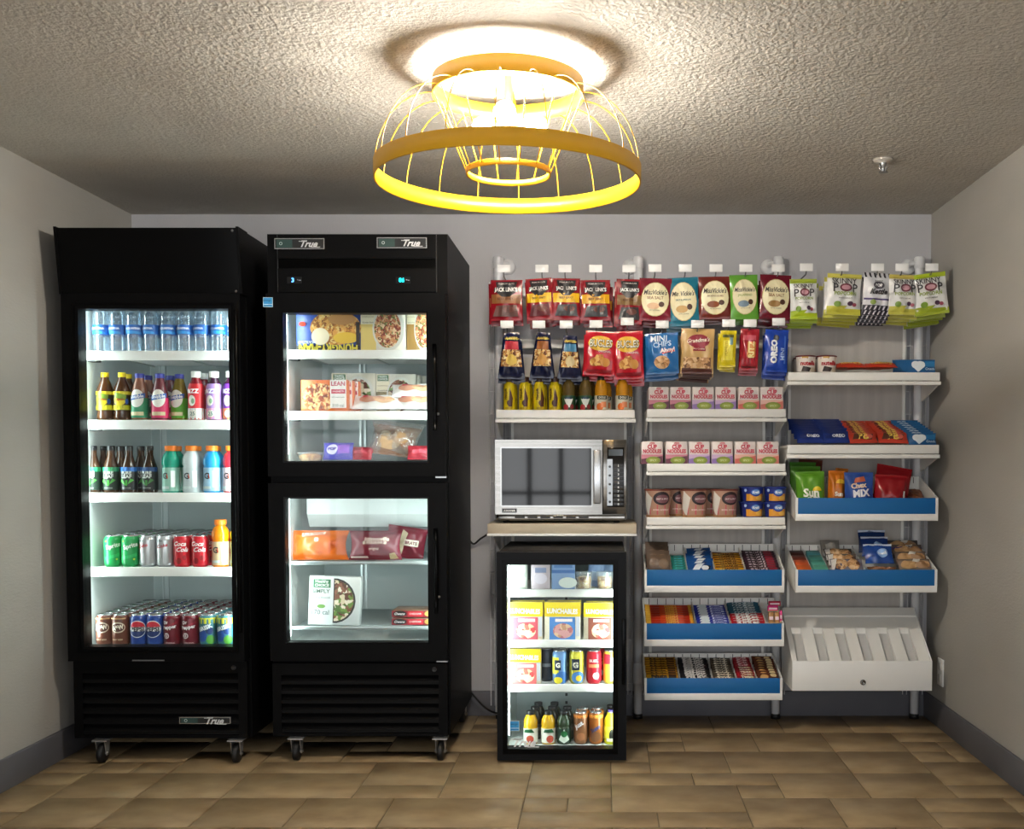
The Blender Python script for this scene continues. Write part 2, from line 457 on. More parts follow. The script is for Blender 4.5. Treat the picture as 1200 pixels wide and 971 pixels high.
# outlet plate on the side wall, sprinkler
o = empty('wall_outlet', (XR, -.2, .25), 'white outlet cover plate low on the beige wall beside the white dispenser', 'outlet')
oz = zat(787, -.22)
box('cover_plate', M_WHITE, o, XR - .008, XR, -.26, -.19, oz - .058, oz + .058, .002)
for dz in (-.025, .025): box('socket', C('d8d8d4'), o, XR - .011, XR - .007, -.24, -.21, oz + dz - .016, oz + dz + .016, .002)
s = at(1035, 186, -.882); sx = s.x
o = empty('fire_sprinkler', (sx, -.882, CEIL), 'small chrome fire sprinkler head on the textured ceiling', 'sprinkler')
MB().lathe([(0, CEIL - .001), (.036, CEIL - .001), (.034, CEIL - .008), (.014, CEIL - .012), (.013, CEIL - .016)], 24, 0, (sx, -.882, 0)).build('escutcheon', C('cfcac2', .35, .3), o)
MB().lathe([(.012, CEIL - .012), (.012, CEIL - .024), (.007, CEIL - .03), (.006, CEIL - .045)], 16, 0, (sx, -.882, 0)).build('nozzle', M_GREYMETAL, o)
m = MB()
for sg in (-1, 1): m.tube([(sx + sg * .011, -.882, CEIL - .022), (sx + sg * .014, -.882, CEIL - .034), (sx, -.882, CEIL - .047)], .0022)
m.build('yoke_frame', M_GREYMETAL, o)
MB().lathe([(0, CEIL - .046), (.016, CEIL - .047), (.016, CEIL - .049), (0, CEIL - .049)], 16, 0, (sx, -.882, 0)).build('deflector', M_GREYMETAL, o)

# ================================================================== ceiling lamp
LX, LY = -.266, -1.79
ZB, ZT, ZS = 1.914, 2.150, 1.936
lamp = empty('ceiling_lamp', (LX, LY, ZB), 'yellow wire dome ceiling lamp with three lit bulbs', 'ceiling lamp')
def ring(name, R, z0, z1, th=.0045):
    MB().lathe([(R, z0), (R, z1), (R - th, z1), (R - th, z0), (R, z0)], 72, 0, (LX, LY, 0)).build(name, M_YELLOW, lamp)
ring('lower_hoop', .369, ZB, ZB + .046)
ring('upper_hoop', .209, ZT, ZT + .046)
ring('inner_hoop', .118, ZS, ZS + .016)
for i in range(18):
    a = 2 * PI * (i + .5) / 18; pts = []
    for k in range(13):
        t = k / 12 * PI / 2; r = .207 + .160 * math.sin(t); z = ZB + .02 + (ZT + .003 - ZB - .02) * math.cos(t)
        pts.append((LX + r * math.cos(a), LY + r * math.sin(a), z))
    MB().tube(pts, .0015, 6).build('outer_wire', M_YELLOW, lamp)
for i in range(14):
    a = 2 * PI * (i + .25) / 14
    MB().tube([(LX + .206 * math.cos(a), LY + .206 * math.sin(a), ZT + .01), (LX + .116 * math.cos(a), LY + .116 * math.sin(a), ZS + .008)], .0017, 6).build('inner_wire', M_YELLOW, lamp)
MB().lathe([(0, CEIL - .001), (.075, CEIL - .001), (.075, CEIL - .018), (.068, CEIL - .024), (0, CEIL - .024)], 48, 0, (LX, LY, 0)).build('ceiling_plate', M_WHITE, lamp)
MB().lathe([(.012, CEIL - .02), (.012, CEIL - .128), (.024, CEIL - .133), (.024, CEIL - .167), (.014, CEIL - .174), (0, CEIL - .176)], 20, 0, (LX, LY, 0)).build('centre_stem', C('c89a3a', .4), lamp)
M_BULB = emis('bulb_glow', (1, .935, .83), BULB_STRENGTH)
for i in range(3):
    a = 2 * PI * i / 3 + .5; d = Vector((math.cos(a), math.sin(a), 0)); p = Vector((LX, LY, CEIL - .150))
    sk = MB().tube([p + d * .018, p + d * .048], .018, 14).build('bulb_socket', C('e0b860', .4), lamp)
    bm = MB(); q = p + d * .086
    prof = [(0, -.042), (.014, -.040), (.020, -.030), (.029, -.008), (.030, .006), (.024, .022), (.012, .029), (0, .0305)]
    rot = Vector((0, 0, 1)).rotation_difference(d)
    t = MB().lathe(prof, 18)
    bm.add([q + rot @ Vector(v) for v in t.v], t.f, 0, True)
    bm.build('bulb', M_BULB, lamp)
for i in range(3):
    a = 2 * PI * i / 3 + 1.55
    MB().tube([(LX + .07 * math.cos(a), LY + .07 * math.sin(a), CEIL - .015), (LX + .206 * math.cos(a), LY + .206 * math.sin(a), ZT + .03)], .004, 8).build('bracket_arm', M_YELLOW, lamp)

# ================================================================== coolers
def caster(parent, x, y, r=.036, ang=0.0):
    c = MB()
    c.box(x - .028, x + .028, y - .028, y + .028, .085, .090)
    for sg in (-1, 1): c.prism_x([(y - .022, .085), (y + .022, .085), (y + .014, r - .006), (y - .006, r - .008)], x + sg * .017 - .0015, x + sg * .017 + .0015)
    b = c.build('caster', C('b9babb', .3, .8), parent)
    MB().lathe([(0, -.012), (r * .6, -.012), (r, -.009), (r, .009), (r * .6, .012), (0, .012)], 20, 0, (x, y, r), True, 'x').build('caster_wheel', M_BLACKM, b)
    MB().lathe([(0, -.024), (.006, -.024), (.006, .024), (0, .024)], 8, 0, (x, y, r), True, 'x').build('axle', M_GREYMETAL, b)
def led(parent, x, y, z0, z1, face=1, energy=None):
    box('led_strip', M_LED, parent, x - .004, x + .004, y - .006, y + .006, z0, z1)
    ld = bpy.data.lights.new('cooler_led', 'AREA'); ld.shape = 'RECTANGLE'; ld.size = .03; ld.size_y = (z1 - z0)
    ld.energy = (energy or FRIDGE_LED) * (z1 - z0); ld.color = (.86, 1, .97)
    o = bpy.data.objects.new('cooler_led', ld); COL.objects.link(o); o.parent = parent
    o.location = Vector((x + face * .010, y + .012, (z0 + z1) / 2)) - ORG[parent.name]
    # shine towards the middle of the cabinet
    o.rotation_euler = Vector((face * .75, .66, 0)).to_track_quat('-Z', 'Y').to_euler()
    o.rotation_euler = Euler((PI / 2, 0, math.atan2(-face * .75, .66)))
def frame_y(mb, x0, x1, z0, z1, gx0, gx1, gz0, gz1, y0, y1, mi=0):
    mb.box(x0, gx0, y0, y1, z0, z1, mi); mb.box(gx1, x1, y0, y1, z0, z1, mi)
    mb.box(gx0, gx1, y0, y1, z0, gz0, mi); mb.box(gx0, gx1, y0, y1, gz1, z1, mi)
def true_logo(parent, S, cu, cv, w, mat, name='lettering', link=True):
    m = MB(); d_text(m, S, 'True', cu, cv, w, 0, .0012, shear=.45, bold=.03)
    d_quad(m, S, [(cu - w * .62, cv + w * .13), (cu - w * .2, cv + w * .13), (cu - w * .17, cv + w * .17), (cu - w * .62, cv + w * .17)], 0, .0012, 1, 1)
    d_quad(m, S, [(cu + w * .1, cv - w * .21), (cu + w * .62, cv - w * .21), (cu + w * .66, cv - w * .17), (cu + w * .12, cv - w * .17)], 0, .0012, 1, 1)
    return m.build(name, mat, parent)
def name_plate(parent, cx, cz, y, w=.168, h=.040):
    p = box('name_plate', M_SILVER, parent, cx - w / 2, cx + w / 2, y - .004, y, cz - h / 2, cz + h / 2)
    box('plate_face', C('1b1d1d', .3), p, cx - w / 2 + .003, cx + w / 2 - .003, y - .0048, y - .003, cz - h / 2 + .003, cz + h / 2 - .003)
    m = MB(); d_quad(m, plane_s(y - .0048, cx, cz), [(-w * .46, -h * .36), (-w * .14, -h * .36), (-w * .14, h * .36), (-w * .46, h * .36)], 0, .0006, 1, 1)
    d_ell(m, plane_s(y - .0048, cx, cz), -w * .37, 0, .006, .006, 1, .0012, 14, 1); d_ell(m, plane_s(y - .0048, cx, cz), -w * .37, 0, .004, .004, 0, .0016, 14, 1)
    m.build('emblem', [C('24403c'), C('b8c4c0')], p)
    true_logo(p, plane_s(y - .0048, cx, cz), w * .2, -.001, w * .34, C('d4d6d6'))
def energy_sticker(parent, cx, cz, y, s=.036):
    st = MB(); d_quad(st, plane_s(y, cx, cz), [(-s / 2, -s / 2), (s / 2, -s / 2), (s / 2, s / 2), (-s / 2, s / 2)], 1, .0006, 1, 1)
    d_quad(st, plane_s(y, cx, cz), [(-s * .46, -s * .2), (s * .46, -s * .2), (s * .46, s * .46), (-s * .46, s * .46)], 0, .001, 1, 1)
    d_quad(st, plane_s(y, cx, cz), [(-s * .46, -s * .46), (s * .46, -s * .46), (s * .46, -s * .25), (-s * .46, -s * .25)], 0, .001, 1, 1)
    o = st.build('energy_sticker', [C('2f95d4'), C('e8f4fb')], parent)
    m = MB(); d_text(m, plane_s(y, cx, cz), 'energy', -.001, s * .14, s * .8, 0, .0014, shear=.5)
    d_text(m, plane_s(y, cx, cz), 'ENERGY STAR', 0, -s * .35, s * .8, 0, .0014); m.build('lettering', C('0b4f86'), o)
def shelf_part(parent, x0, x1, yf, yb, zt, lip=.036, mat=M_WHITE):
    m = MB()
    for i in range(24):
        y = yf + .01 + (yb - yf - .02) * i / 23; m.tube([(x0, y, zt - .006), (x1, y, zt - .006)], .0025, 5)
    for k in range(3):
        x = x0 + .02 + (x1 - x0 - .04) * k / 2; m.tube([(x, yf, zt - .010), (x, yb, zt - .010)], .003, 5)
    s_ = m.build('wire_shelf', mat, parent)
    MB().rbox(x0 - .004, x1 + .004, yf - .008, yf, zt - lip, zt, .003).build('shelf_lip', mat, s_)
    for x in (x0 + .012, x1 - .012): box('shelf_clip', M_BLACKM, s_, x - .016, x + .016, yf + .01, yf + .05, zt - lip - .004, zt - lip + .006)
    return s_

# ---- tall glass-door drink cooler
FX0, FX1, FYF, FYB = -2.018, -1.345, -.735, -.04
f1 = empty('drink_cooler', ((FX0 + FX1) / 2, FYF, 0), 'tall black glass-door cooler full of bottled and canned drinks', 'refrigerator')
IX0, IX1, IYF, IYB, IZ0, IZ1 = -1.972, -1.392, FYF, -.11, .432, 1.765
cab = MB()
cab.box(FX0, IX0 - .004, FYF, FYB, .09, 2.0); cab.box(IX1 + .004, FX1, FYF, FYB, .09, 2.0)
cab.box(IX0 - .004, IX1 + .004, IYB + .004, FYB, .09, 2.0); cab.box(IX0 - .004, IX1 + .004, FYF, IYB + .004, .09, IZ0 - .004); cab.box(IX0 - .004, IX1 + .004, FYF, IYB + .004, IZ1 + .004, 2.0)
cab.build('cabinet', M_BLACK, f1)
ln = MB()
ln.box(IX0 - .003, IX0, IYF, IYB, IZ0, IZ1); ln.box(IX1, IX1 + .003, IYF, IYB, IZ0, IZ1)
ln.box(IX0, IX1, IYF, IYB, IZ0 - .003, IZ0); ln.box(IX0, IX1, IYF, IYB, IZ1, IZ1 + .003)
lnr = ln.build('liner', M_LINER, f1)
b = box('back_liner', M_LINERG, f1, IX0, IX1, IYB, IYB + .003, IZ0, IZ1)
for px in (178, 189): box('liner_rib', M_LINER, b, at(px, 640, -.12).x, at(px, 640, -.12).x + .004, IYB - .004, IYB, IZ0, IZ1)
for x in (IX0 + .05, IX1 - .05): box('shelf_standard', C('c9d0d0', .3, .5), b, x, x + .018, IYB - .008, IYB, IZ0, IZ1)
# door
DY0, DY1 = -.800, FYF
DX0, DX1, DZ0, DZ1 = -2.012, -1.350, .392, 1.7635
GX0, GX1, GZ0, GZ1 = -1.950, -1.393, .447, 1.706
dm = MB(); frame_y(dm, DX0, DX1, DZ0, DZ1, GX0, GX1, GZ0, GZ1, DY0, DY1 - .002)
door = dm.build('door', M_BLACK, f1)
gm = MB(); frame_y(gm, GX0 - .022, GX1 + .022, GZ0 - .022, GZ1 + .022, GX0 - .012, GX1 + .012, GZ0 - .012, GZ1 + .012, DY0 - .004, DY0)
gm.build('glazing_trim', M_BLACKG, door)
box('door_glass', M_GLASS, door, GX0, GX1, DY0 + .012, DY0 + .016, GZ0, GZ1)
hm = MB(); hm.rbox(DX1 - .022, DX1 - .006, DY0 - .016, DY0, .50, 1.70, .005); hm.build('handle', M_BLACKG, door)
box('door_bottom_rail', M_GREYMETAL, door, -1.77, -1.65, DY0 - .003, DY0, DZ0 + .002, DZ0 + .006)
# header sign box, leaning forward
hd = MB(); hd.prism_x([(-.800, 1.764), (-.835, 1.996), (FYF, 1.996), (FYF, 1.764)], FX0 + .006, FX1 + .002)
h_ = hd.build('header_sign', M_BLACKG, f1)
for x in (FX0 + .002, FX1 - .004): MB().prism_x([(-.803, 1.760), (-.838, 2.0), (FYF, 2.0), (FYF, 1.760)], x, x + .010).build('header_end_cap', M_BLACK, h_)
for z in (1.770, 1.985): MB().lathe([(0, 0), (.005, 0), (.004, .003), (0, .004)], 10, 0, (FX1 - .016, -.803 - (z - 1.764) * .15, z), True, 'y').build('screw', M_GREYMETAL, h_)
def grille(parent, x0, x1, yf, z0, z1, n, badge=False):
    g = MB(); g.box(x0, x0 + .034, yf, yf + .03, z0, z1); g.box(x1 - .034, x1, yf, yf + .03, z0, z1); g.box(x0 + .034, x1 - .034, yf, yf + .03, z1 - .045, z1); g.box(x0 + .034, x1 - .034, yf, yf + .03, z0, z0 + .012)
    g.box(x0 + .034, x1 - .034, yf + .032, yf + .036, z0, z1)
    gr = g.build('grille', M_BLACK, parent)
    st = (z1 - .045 - z0 - .012) / n
    for i in range(n):
        z = z0 + .012 + st * i
        MB().prism_x([(yf + .002, z + .002), (yf + .002, z + st * .38), (yf + .026, z + st * .95), (yf + .026, z + st * .80)], x0 + .034, x1 - .034).build('louver', C('0c0c0d', .4, 0, .1), gr)
    MB().lathe([(0, 0), (.009, 0), (.009, .003), (.006, .004), (.006, .002), (0, .002)], 16, 0, (x1 - .05, yf, z1 - .023), True, 'y').build('grille_lock', C('2b2b2c', .3), gr)
    return gr
gr = grille(f1, FX0 + .008, FX1 - .008, -.765, .092, .385, 6)
name_plate(gr, at(240, 844, -.77).x, zat(844, -.77), -.764, .195, .026)
for x in (-1.905, -1.365 - .03):
    caster(f1, x, -.765); caster(f1, x, -.12)
led(f1, IX0 + .007, IYF + .006, IZ0 + .03, IZ1 - .03, 1); led(f1, IX1 - .006, IYF + .006, IZ0 + .03, IZ1 - .03, -1)
F1Y = -.695
F1Z = [zat(y, F1Y) for y in (411, 492, 577, 664)]
for z in F1Z: shelf_part(f1, IX0 + .006, IX1 - .006, F1Y, IYB - .02, z, .036)

# ---- two-door freezer / refrigerator
QX0, QX1, QYF, QYB = -1.272, -.592, -.700, -.04
f2 = empty('two_door_freezer', ((QX0 + QX1) / 2, QYF, 0), 'tall black freezer with two stacked glass doors holding frozen meals', 'refrigerator')
JX0, JX1, JYF, JYB = -1.222, -.640, QYF, -.12
cells = [(1.140, 1.757), (.440, 1.035)]
cab = MB()
cab.box(QX0, JX0 - .004, QYF, QYB, .09, 2.0); cab.box(JX1 + .004, QX1, QYF, QYB, .09, 2.0); cab.box(JX0 - .004, JX1 + .004, JYB + .004, QYB, .09, 2.0)
for a, b in ((.09, .436), (1.039, 1.136), (1.761, 2.0)): cab.box(JX0 - .004, JX1 + .004, QYF, JYB + .004, a, b)
cab.build('cabinet', M_BLACK, f2)
ln = MB()
for a, b in cells:
    ln = MB(); ln.box(JX0 - .003, JX0, JYF, JYB, a, b); ln.box(JX1, JX1 + .003, JYF, JYB, a, b); ln.box(JX0, JX1, JYF, JYB, a - .003, a); ln.box(JX0, JX1, JYF, JYB, b, b + .003)
    lr = ln.build('liner', M_LINER, f2)
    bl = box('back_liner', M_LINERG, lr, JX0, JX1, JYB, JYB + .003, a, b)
    for k in range(2): box('shelf_standard', C('c9d0d0', .3, .5), lr, JX0 + .16 + .02 * k, JX0 + .168 + .02 * k, JYB - .008, JYB, a, b)
hp = MB(); hp.box(QX0, QX1, QYF - .012, QYF, 1.775, 1.998); hd2 = hp.build('control_header', M_BLACK, f2)
box('fascia', C('09090a', .45, 0, .06), hd2, QX0 + .042, QX1 - .042, QYF - .022, QYF - .012, 1.905, 1.995)
box('fascia_recess', C('020202', .5, 0, .03), hd2, QX0 + .042, QX1 - .042, QYF - .016, QYF - .012, 1.868, 1.905)
box('fascia', C('09090a', .45, 0, .06), hd2, QX0 + .042, QX1 - .042, QYF - .022, QYF - .012, 1.780, 1.868)
for x in (QX0 + .040, QX1 - .042): box('trim_edge', C('2a2b2c', .3), hd2, x, x + .002, QYF - .023, QYF - .012, 1.780, 1.995)
for px, py in ((351, 285.5), (471, 284.5)):
    p = at(px, py, QYF - .024); name_plate(hd2, p.x, p.z, QYF - .022, .188, .040)
for px, t, col in ((345, '3', (.05, .25, 1)), (472.5, '06', (0, .75, .9))):
    p = at(px, 328, QYF - .024)
    d = box('display', C('030405', .2), hd2, p.x - .028, p.x + .028, QYF - .0235, QYF - .022, p.z - .013, p.z + .013)
    m = MB(); d_text(m, plane_s(QYF - .0235, p.x, p.z), t, -.006, 0, .02, 0, .0008, bold=.02, hmax=.016); m.build('lettering', emis('display_digits', col, 5), d)
    m = MB(); d_text(m, plane_s(QYF - .0235, p.x, p.z), 'True', .017, 0, .014, 0, .0008); m.build('lettering', C('aab4c0'), d)
EY = -.752
for k, (z0, z1, g0, g1) in enumerate(((1.085, 1.770, 1.143, 1.697), (.385, 1.060, .456, 1.001))):
    dm = MB(); frame_y(dm, QX0 + .004, QX1 - .004, z0, z1, -1.204, -.667, g0, g1, EY, QYF - .003)
    d_ = dm.build('door', M_BLACK, f2)
    box('door_glass', M_GLASS, d_, -1.204, -.667, EY + .010, EY + .014, g0, g1)
    gm = MB(); frame_y(gm, -1.210, -.661, g0 - .006, g1 + .006, -1.204, -.667, g0, g1, EY - .002, EY); gm.build('glazing_trim', M_BLACKG, d_)
    zc = (g0 + g1) / 2
    MB().tube([(-.637, EY - .002, zc - .16), (-.634, EY - .018, zc - .10), (-.632, EY - .022, zc), (-.634, EY - .018, zc + .10), (-.637, EY - .002, zc + .16)], .008, 8).build('handle', M_BLACKG, d_)
    MB().lathe([(0, 0), (.006, 0), (.006, .003), (0, .004)], 12, 0, (-.625, EY, zc - .1), True, 'y').build('door_lock', M_GREYMETAL, d_)
    box('hinge', M_GREYMETAL, d_, QX1 - .045, QX1 - .004, EY + .005, EY + .03, z0 - .006, z0)
    if k == 0: energy_sticker(d_, at(314, 354, EY).x, zat(354, EY), EY)
gr = grille(f2, QX0 + .006, QX1 - .006, -.735, .092, .372, 6)
for x in (-1.175, -.625): caster(f2, x, -.735); caster(f2, x, -.12)
for a, b in cells:
    led(f2, JX0 + .011, JYF + .006, a + .03, b - .03, 1, FRIDGE_LED * .72); led(f2, JX1 - .006, JYF + .006, a + .03, b - .03, -1, FRIDGE_LED * .72)
F2Y = -.655
F2Z = [zat(410, F2Y), zat(481.5, F2Y)]
F2W = [zat(657, F2Y), zat(733, F2Y)]
for z in F2Z: shelf_part(f2, JX0 + .012, JX1 - .006, F2Y, JYB - .02, z, .034)
for z in F2W: shelf_part(f2, JX0 + .012, JX1 - .006, F2Y, JYB - .02, z, .014, C('aab2b2', .3, .6))
ev = MB(); ev.prism_x([(-.50, 1.034), (-.50, .93), (-.46, zat(617, -.46)), (JYB, zat(617, -.46)), (JYB, 1.034)], JX0 + .03, JX1 - .002); ev.build('evaporator_cover', C('e6eeec', .35), f2)

# ---- small under-counter cooler
NX0, NX1, NYF, NYB = -.398, .078, -.720, -.24
f3 = empty('mini_cooler', ((NX0 + NX1) / 2, NYF, 0), 'small black glass-door cooler under the microwave shelf', 'refrigerator')
KX0, KX1, KYB, KZ0, KZ1 = -.372, .045, -.28, .042, .775
cab = MB()
cab.box(NX0, KX0 - .003, NYF, NYB, .02, .802); cab.box(KX1 + .003, NX1, NYF, NYB, .02, .802); cab.box(KX0 - .003, KX1 + .003, KYB + .003, NYB, .02, .802)
cab.box(KX0 - .003, KX1 + .003, NYF, KYB + .003, .02, KZ0 - .003); cab.box(KX0 - .003, KX1 + .003, NYF, KYB + .003, KZ1 + .003, .802)
cab.build('cabinet', M_BLACK, f3)
ln = MB(); ln.box(KX0 - .002, KX0, NYF, KYB, KZ0, KZ1); ln.box(KX1, KX1 + .002, NYF, KYB, KZ0, KZ1); ln.box(KX0, KX1, NYF, KYB, KZ0 - .002, KZ0); ln.box(KX0, KX1, NYF, KYB, KZ1, KZ1 + .002)
ln.build('liner', M_LINER, f3)
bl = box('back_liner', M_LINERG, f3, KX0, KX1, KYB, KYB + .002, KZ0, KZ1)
for i in range(20): box('vent_slot', C('3a4040'), bl, -.165, -.155, KYB - .001, KYB, .08 + i * .034, .092 + i * .034)
MY = -.775
dm = MB(); frame_y(dm, -.405, .084, .010, .800, -.366, .033, .054, .753, MY, NYF - .002)
d_ = dm.build('door', C('0e0f12', .4, 0, .1), f3)
gm = MB(); frame_y(gm, -.384, .052, .034, .772, -.366, .033, .054, .753, MY - .003, MY); gm.build('glazing_trim', M_BLACKG, d_)
box('door_glass', M_GLASS, d_, -.366, .033, MY + .010, MY + .014, .054, .753)
box('handle', M_BLACKG, d_, .066, .080, MY - .014, MY, .30, .55, .004)
p = at(615, 870, MY + .008); true_logo(d_, plane_s(MY + .010), p.x, p.z, .085, C('f2f4f4'), 'logo')
energy_sticker(d_, at(602.5, 851, MY).x, zat(851, MY), MY + .0095, .038)
for x in (-.385, .06):
    for y in (-.70, -.27): MB().lathe([(0, 0), (.014, 0), (.014, .008), (.006, .010), (.006, .022)], 14, 0, (x, y, 0)).build('leveling_foot', C('bdbdbd', .4), f3)
led(f3, KX0 + .005, NYF + .006, KZ0 + .05, KZ1 - .03, 1, FRIDGE_LED * .5); led(f3, KX1 - .005, NYF + .006, KZ0 + .05, KZ1 - .03, -1, FRIDGE_LED * .8)
F3Y = -.675
F3Z = [zat(y, F3Y) for y in (690, 749, 801)]
for z in F3Z: shelf_part(f3, KX0 + .008, KX1 - .008, F3Y, KYB - .02, z, .030)

# ================================================================== shelving on the wall
POSTX = [-.462, .150, .762, 1.379]; PY = -.06
rack = empty('display_rack', (.45, PY, 0), 'light grey wall rack of four round posts with wire uprights and grey panels', 'rack')
for i, x in enumerate(POSTX):
    zt = 2.035
    p = MB().lathe([(0, .02), (.0185, .02), (.0185, zt)], 20, 0, (x, PY, 0)).build('post', M_POST, rack)
    MB().lathe([(0, 0), (.021, 0), (.021, .014), (.019, .022), (0, .022)], 18, 0, (x, PY, 0)).build('post_foot', M_BLACKM, p)
    MB().lathe([(.0215, .16 if i else .02), (.0225, .17 if i else .03), (.0225, .24), (.0215, .25)], 18, 0, (x, PY, 0)).build('post_sleeve', M_POST, p)
    MB().lathe([(.0185, zt - .05), (.022, zt - .048), (.0225, zt - .006), (.019, zt), (0, zt + .001)], 20, 0, (x, PY, 0)).build('post_cap', C('e4e4e6', .35), p)
    sx = x + (.036 if i == 0 else -.036)
    MB().lathe([(0, .020), (.030, .020), (.034, .012), (.034, 0)], 24, 0, (sx, -.0, zt - .035), True, 'y').build('wall_flange', C('d9d9db', .4), p)
    MB().tube([(sx, -.012, zt - .035), (sx, PY + .01, zt - .028), (x, PY, zt - .025)], .011, 10).build('wall_arm', C('d9d9db', .4), p)
    for sg in ((-1, 1)):
        for dx in (.026, .044):
            MB().tube([(x + sg * dx, -.03, .05 if i in (0,) else .1), (x + sg * dx, -.03, 1.93)], .0022, 5).build('wire_upright', C('d4d5d6', .4), rack)
        for k in range(18):
            z = .15 + k * .1
            MB().tube([(x + sg * .020, -.03, z), (x + sg * .048, -.03, z)], .0018, 4).build('wire_rung', C('d4d5d6', .4), rack)
bays = [(POSTX[i] + .05, POSTX[i + 1] - .05) for i in range(3)]
for i, (a, b) in enumerate(bays):
    box('back_panel', M_PANELWOOD, rack, a + .012, b - .012, -.032, -.018, .40 if i else .86, 1.60 if i < 2 else 1.74)
    for x in (a, b - .012): box('panel_stile', M_WHITE2, rack, x, x + .012, -.040, -.016, .25, 1.80)
    for z in (1.636, 1.86)[(i == 2):]: box('hook_rail', M_WHITE2, rack, a, b, -.075, -.045, z, z + .038, .003)

def lip_shelf(label, x0, x1, yf, z0, z1, yb=-.081, mat=M_WHITE2):
    o = empty('shelf', ((x0 + x1) / 2, yf, z0), label, 'shelf')
    step = z0 + (z1 - z0) * .30
    box('shelf_board', mat, o, x0 + .004, x1 - .004, yf + .010, yb, z1 - .014, z1 - .002)
    box('front_lip', mat, o, x0 + .004, x1 - .004, yf + .003, yf + .010, step + .003, z1, .002)
    box('price_rail', mat, o, x0, x1, yf, yf + .012, z0, step, .003)
    for x in (x0 + .004, x1 - .008):
        MB().prism_x([(yf + .012, z0 + .002), (yf + .012, z1 - .016), (yb, z1 - .016), (yb, z0 - .055), (yb - .04, z0 - .05)], x, x + .004).build('side_bracket', mat, o)
    return o
SHY = -.34
lip_shelf('white shelf of yellow and juice bottles above the microwave', -.452, .131, SHY, zat(495, SHY), zat(480, SHY))
MIDZ = [(479, 494), (543, 557), (606, 620)]
for (a, b), t in zip(MIDZ, ('upper white shelf holding six boxed noodle cups', 'white shelf of noodle cups between the bowl shelf and another noodle shelf', 'white shelf holding noodle bowls and blue stacked cups')):
    lip_shelf(t, .173, .757, SHY, zat(b, SHY), zat(a, SHY))
for (a, b), t in zip(((436, 451), (521, 537)), ('uppermost white shelf by the beige wall with two chocolate cups', 'white shelf of blue and orange cookie packs by the beige wall')):
    lip_shelf(t, .757, 1.394, SHY, zat(b, SHY), zat(a, SHY))
# thick counter shelf under the microwave
cz0, cz1, cz2 = zat(628, -.43), zat(625, -.43), zat(613.5, -.43)
o = empty('counter_shelf', (-.17, -.43, cz0), 'thick beige wooden shelf with white edge carrying the microwave', 'shelf')
box('board', noisy('beige_laminate', 'b5a892', 'c2b69f', 6, 5, .5, 0, 60, .01, (1, 8, 1)), o, -.476, .132, -.43, -.08, cz1, cz2, .002)
box('underside_rail', M_WHITE, o, -.478, .134, -.433, -.08, cz0, cz1, .002)
for x in (-.46, .11): MB().prism_x([(-.40, cz0), (-.08, cz0), (-.08, cz0 - .09)], x, x + .004).build('side_bracket', M_WHITE2, o)

# ---- sloping trays
TRAYS = {}
def tray(key, label, x0, x1, z_top, z_panel, z_bot, back_z, div, yf=-.35, yb=-.09, deep=False):
    o = empty('snack_tray', ((x0 + x1) / 2, yf, z_bot), label, 'tray')
    th = .006; rise = (back_z - z_top) * .55
    fz0, fz1 = (z_bot + .012, z_bot + .012 + rise) if deep else (z_top - .036, back_z - .046)
    MB().prism_x([(yf + .004, fz0 - .006), (yf + .004, fz0), (yb, fz1), (yb, fz1 - .006)], x0 + .001, x1 - .001).build('tray_floor', M_WHITE2, o)
    for x in (x0, x1 - th):
        MB().prism_x([(yf, z_bot), (yf, z_top), (yb, back_z), (yb, z_bot + rise)], x, x + th).build('side_panel', M_WHITE2, o)
    box('front_rail', M_WHITE, o, x0, x1, yf - .004, yf + .004, z_bot, z_panel, .002)
    for x in (x0, x1 - .010): box('front_post', M_WHITE, o, x, x + .010, yf - .004, yf + .004, z_panel - .002, z_top)
    MB().rbox(x0 + .010, x1 - .010, yf - .001, yf + .003, z_panel - .001, z_top - .001, .001).build('blue_front', M_BLUE, o)
    bp = box('slotted_back', M_WHITE2, o, x0 + th, x1 - th, yb - .004, yb, fz1, back_z)
    n = 15
    for i in range(n): x = x0 + .03 + (x1 - x0 - .06) * i / (n - 1); box('slot', C('3c3c3c'), bp, x - .0015, x + .0015, yb - .0055, yb - .004, back_z - .030, back_z - .004)
    for px in div:
        x = at(px, 680, yf).x
        MB().prism_x([(yf + .006, fz0), (yf + .006, z_top - .004), (yb - .006, back_z - .012), (yb - .006, fz1)], x - .0012, x + .0012).build('divider', M_WHITE2, o)
    TRAYS[key] = (fz0 + .0005, fz1 + .0005, yf, yb, x0, x1)
    return o
T = lambda y: zat(y, -.35)
tray('t1', 'blue-fronted tray just under the noodle bowl shelf', .167, .749, T(667), T(686), T(694), zat(637, -.09), (787, 806, 838, 874))
tray('t2', 'middle one of three blue-fronted trays below the noodle shelves', .167, .749, T(730), T(749), T(757), zat(700, -.09), (816, 857, 899))
tray('t3', 'lowest blue-fronted tray, full of candy bars, close above the floor', .168, .744, T(794), T(812), T(820), zat(765, -.09), (797, 836, 864, 888))
tray('r1', 'blue-fronted tray of chip bags beside the beige wall', .793, 1.384, T(583), T(602), T(610), zat(558, -.09), (), deep=True)
tray('r2', 'blue-fronted tray of cookies and small boxes above the white dispenser', .795, 1.384, T(667), T(686), T(694), zat(638, -.09), (952, 972, 1015))

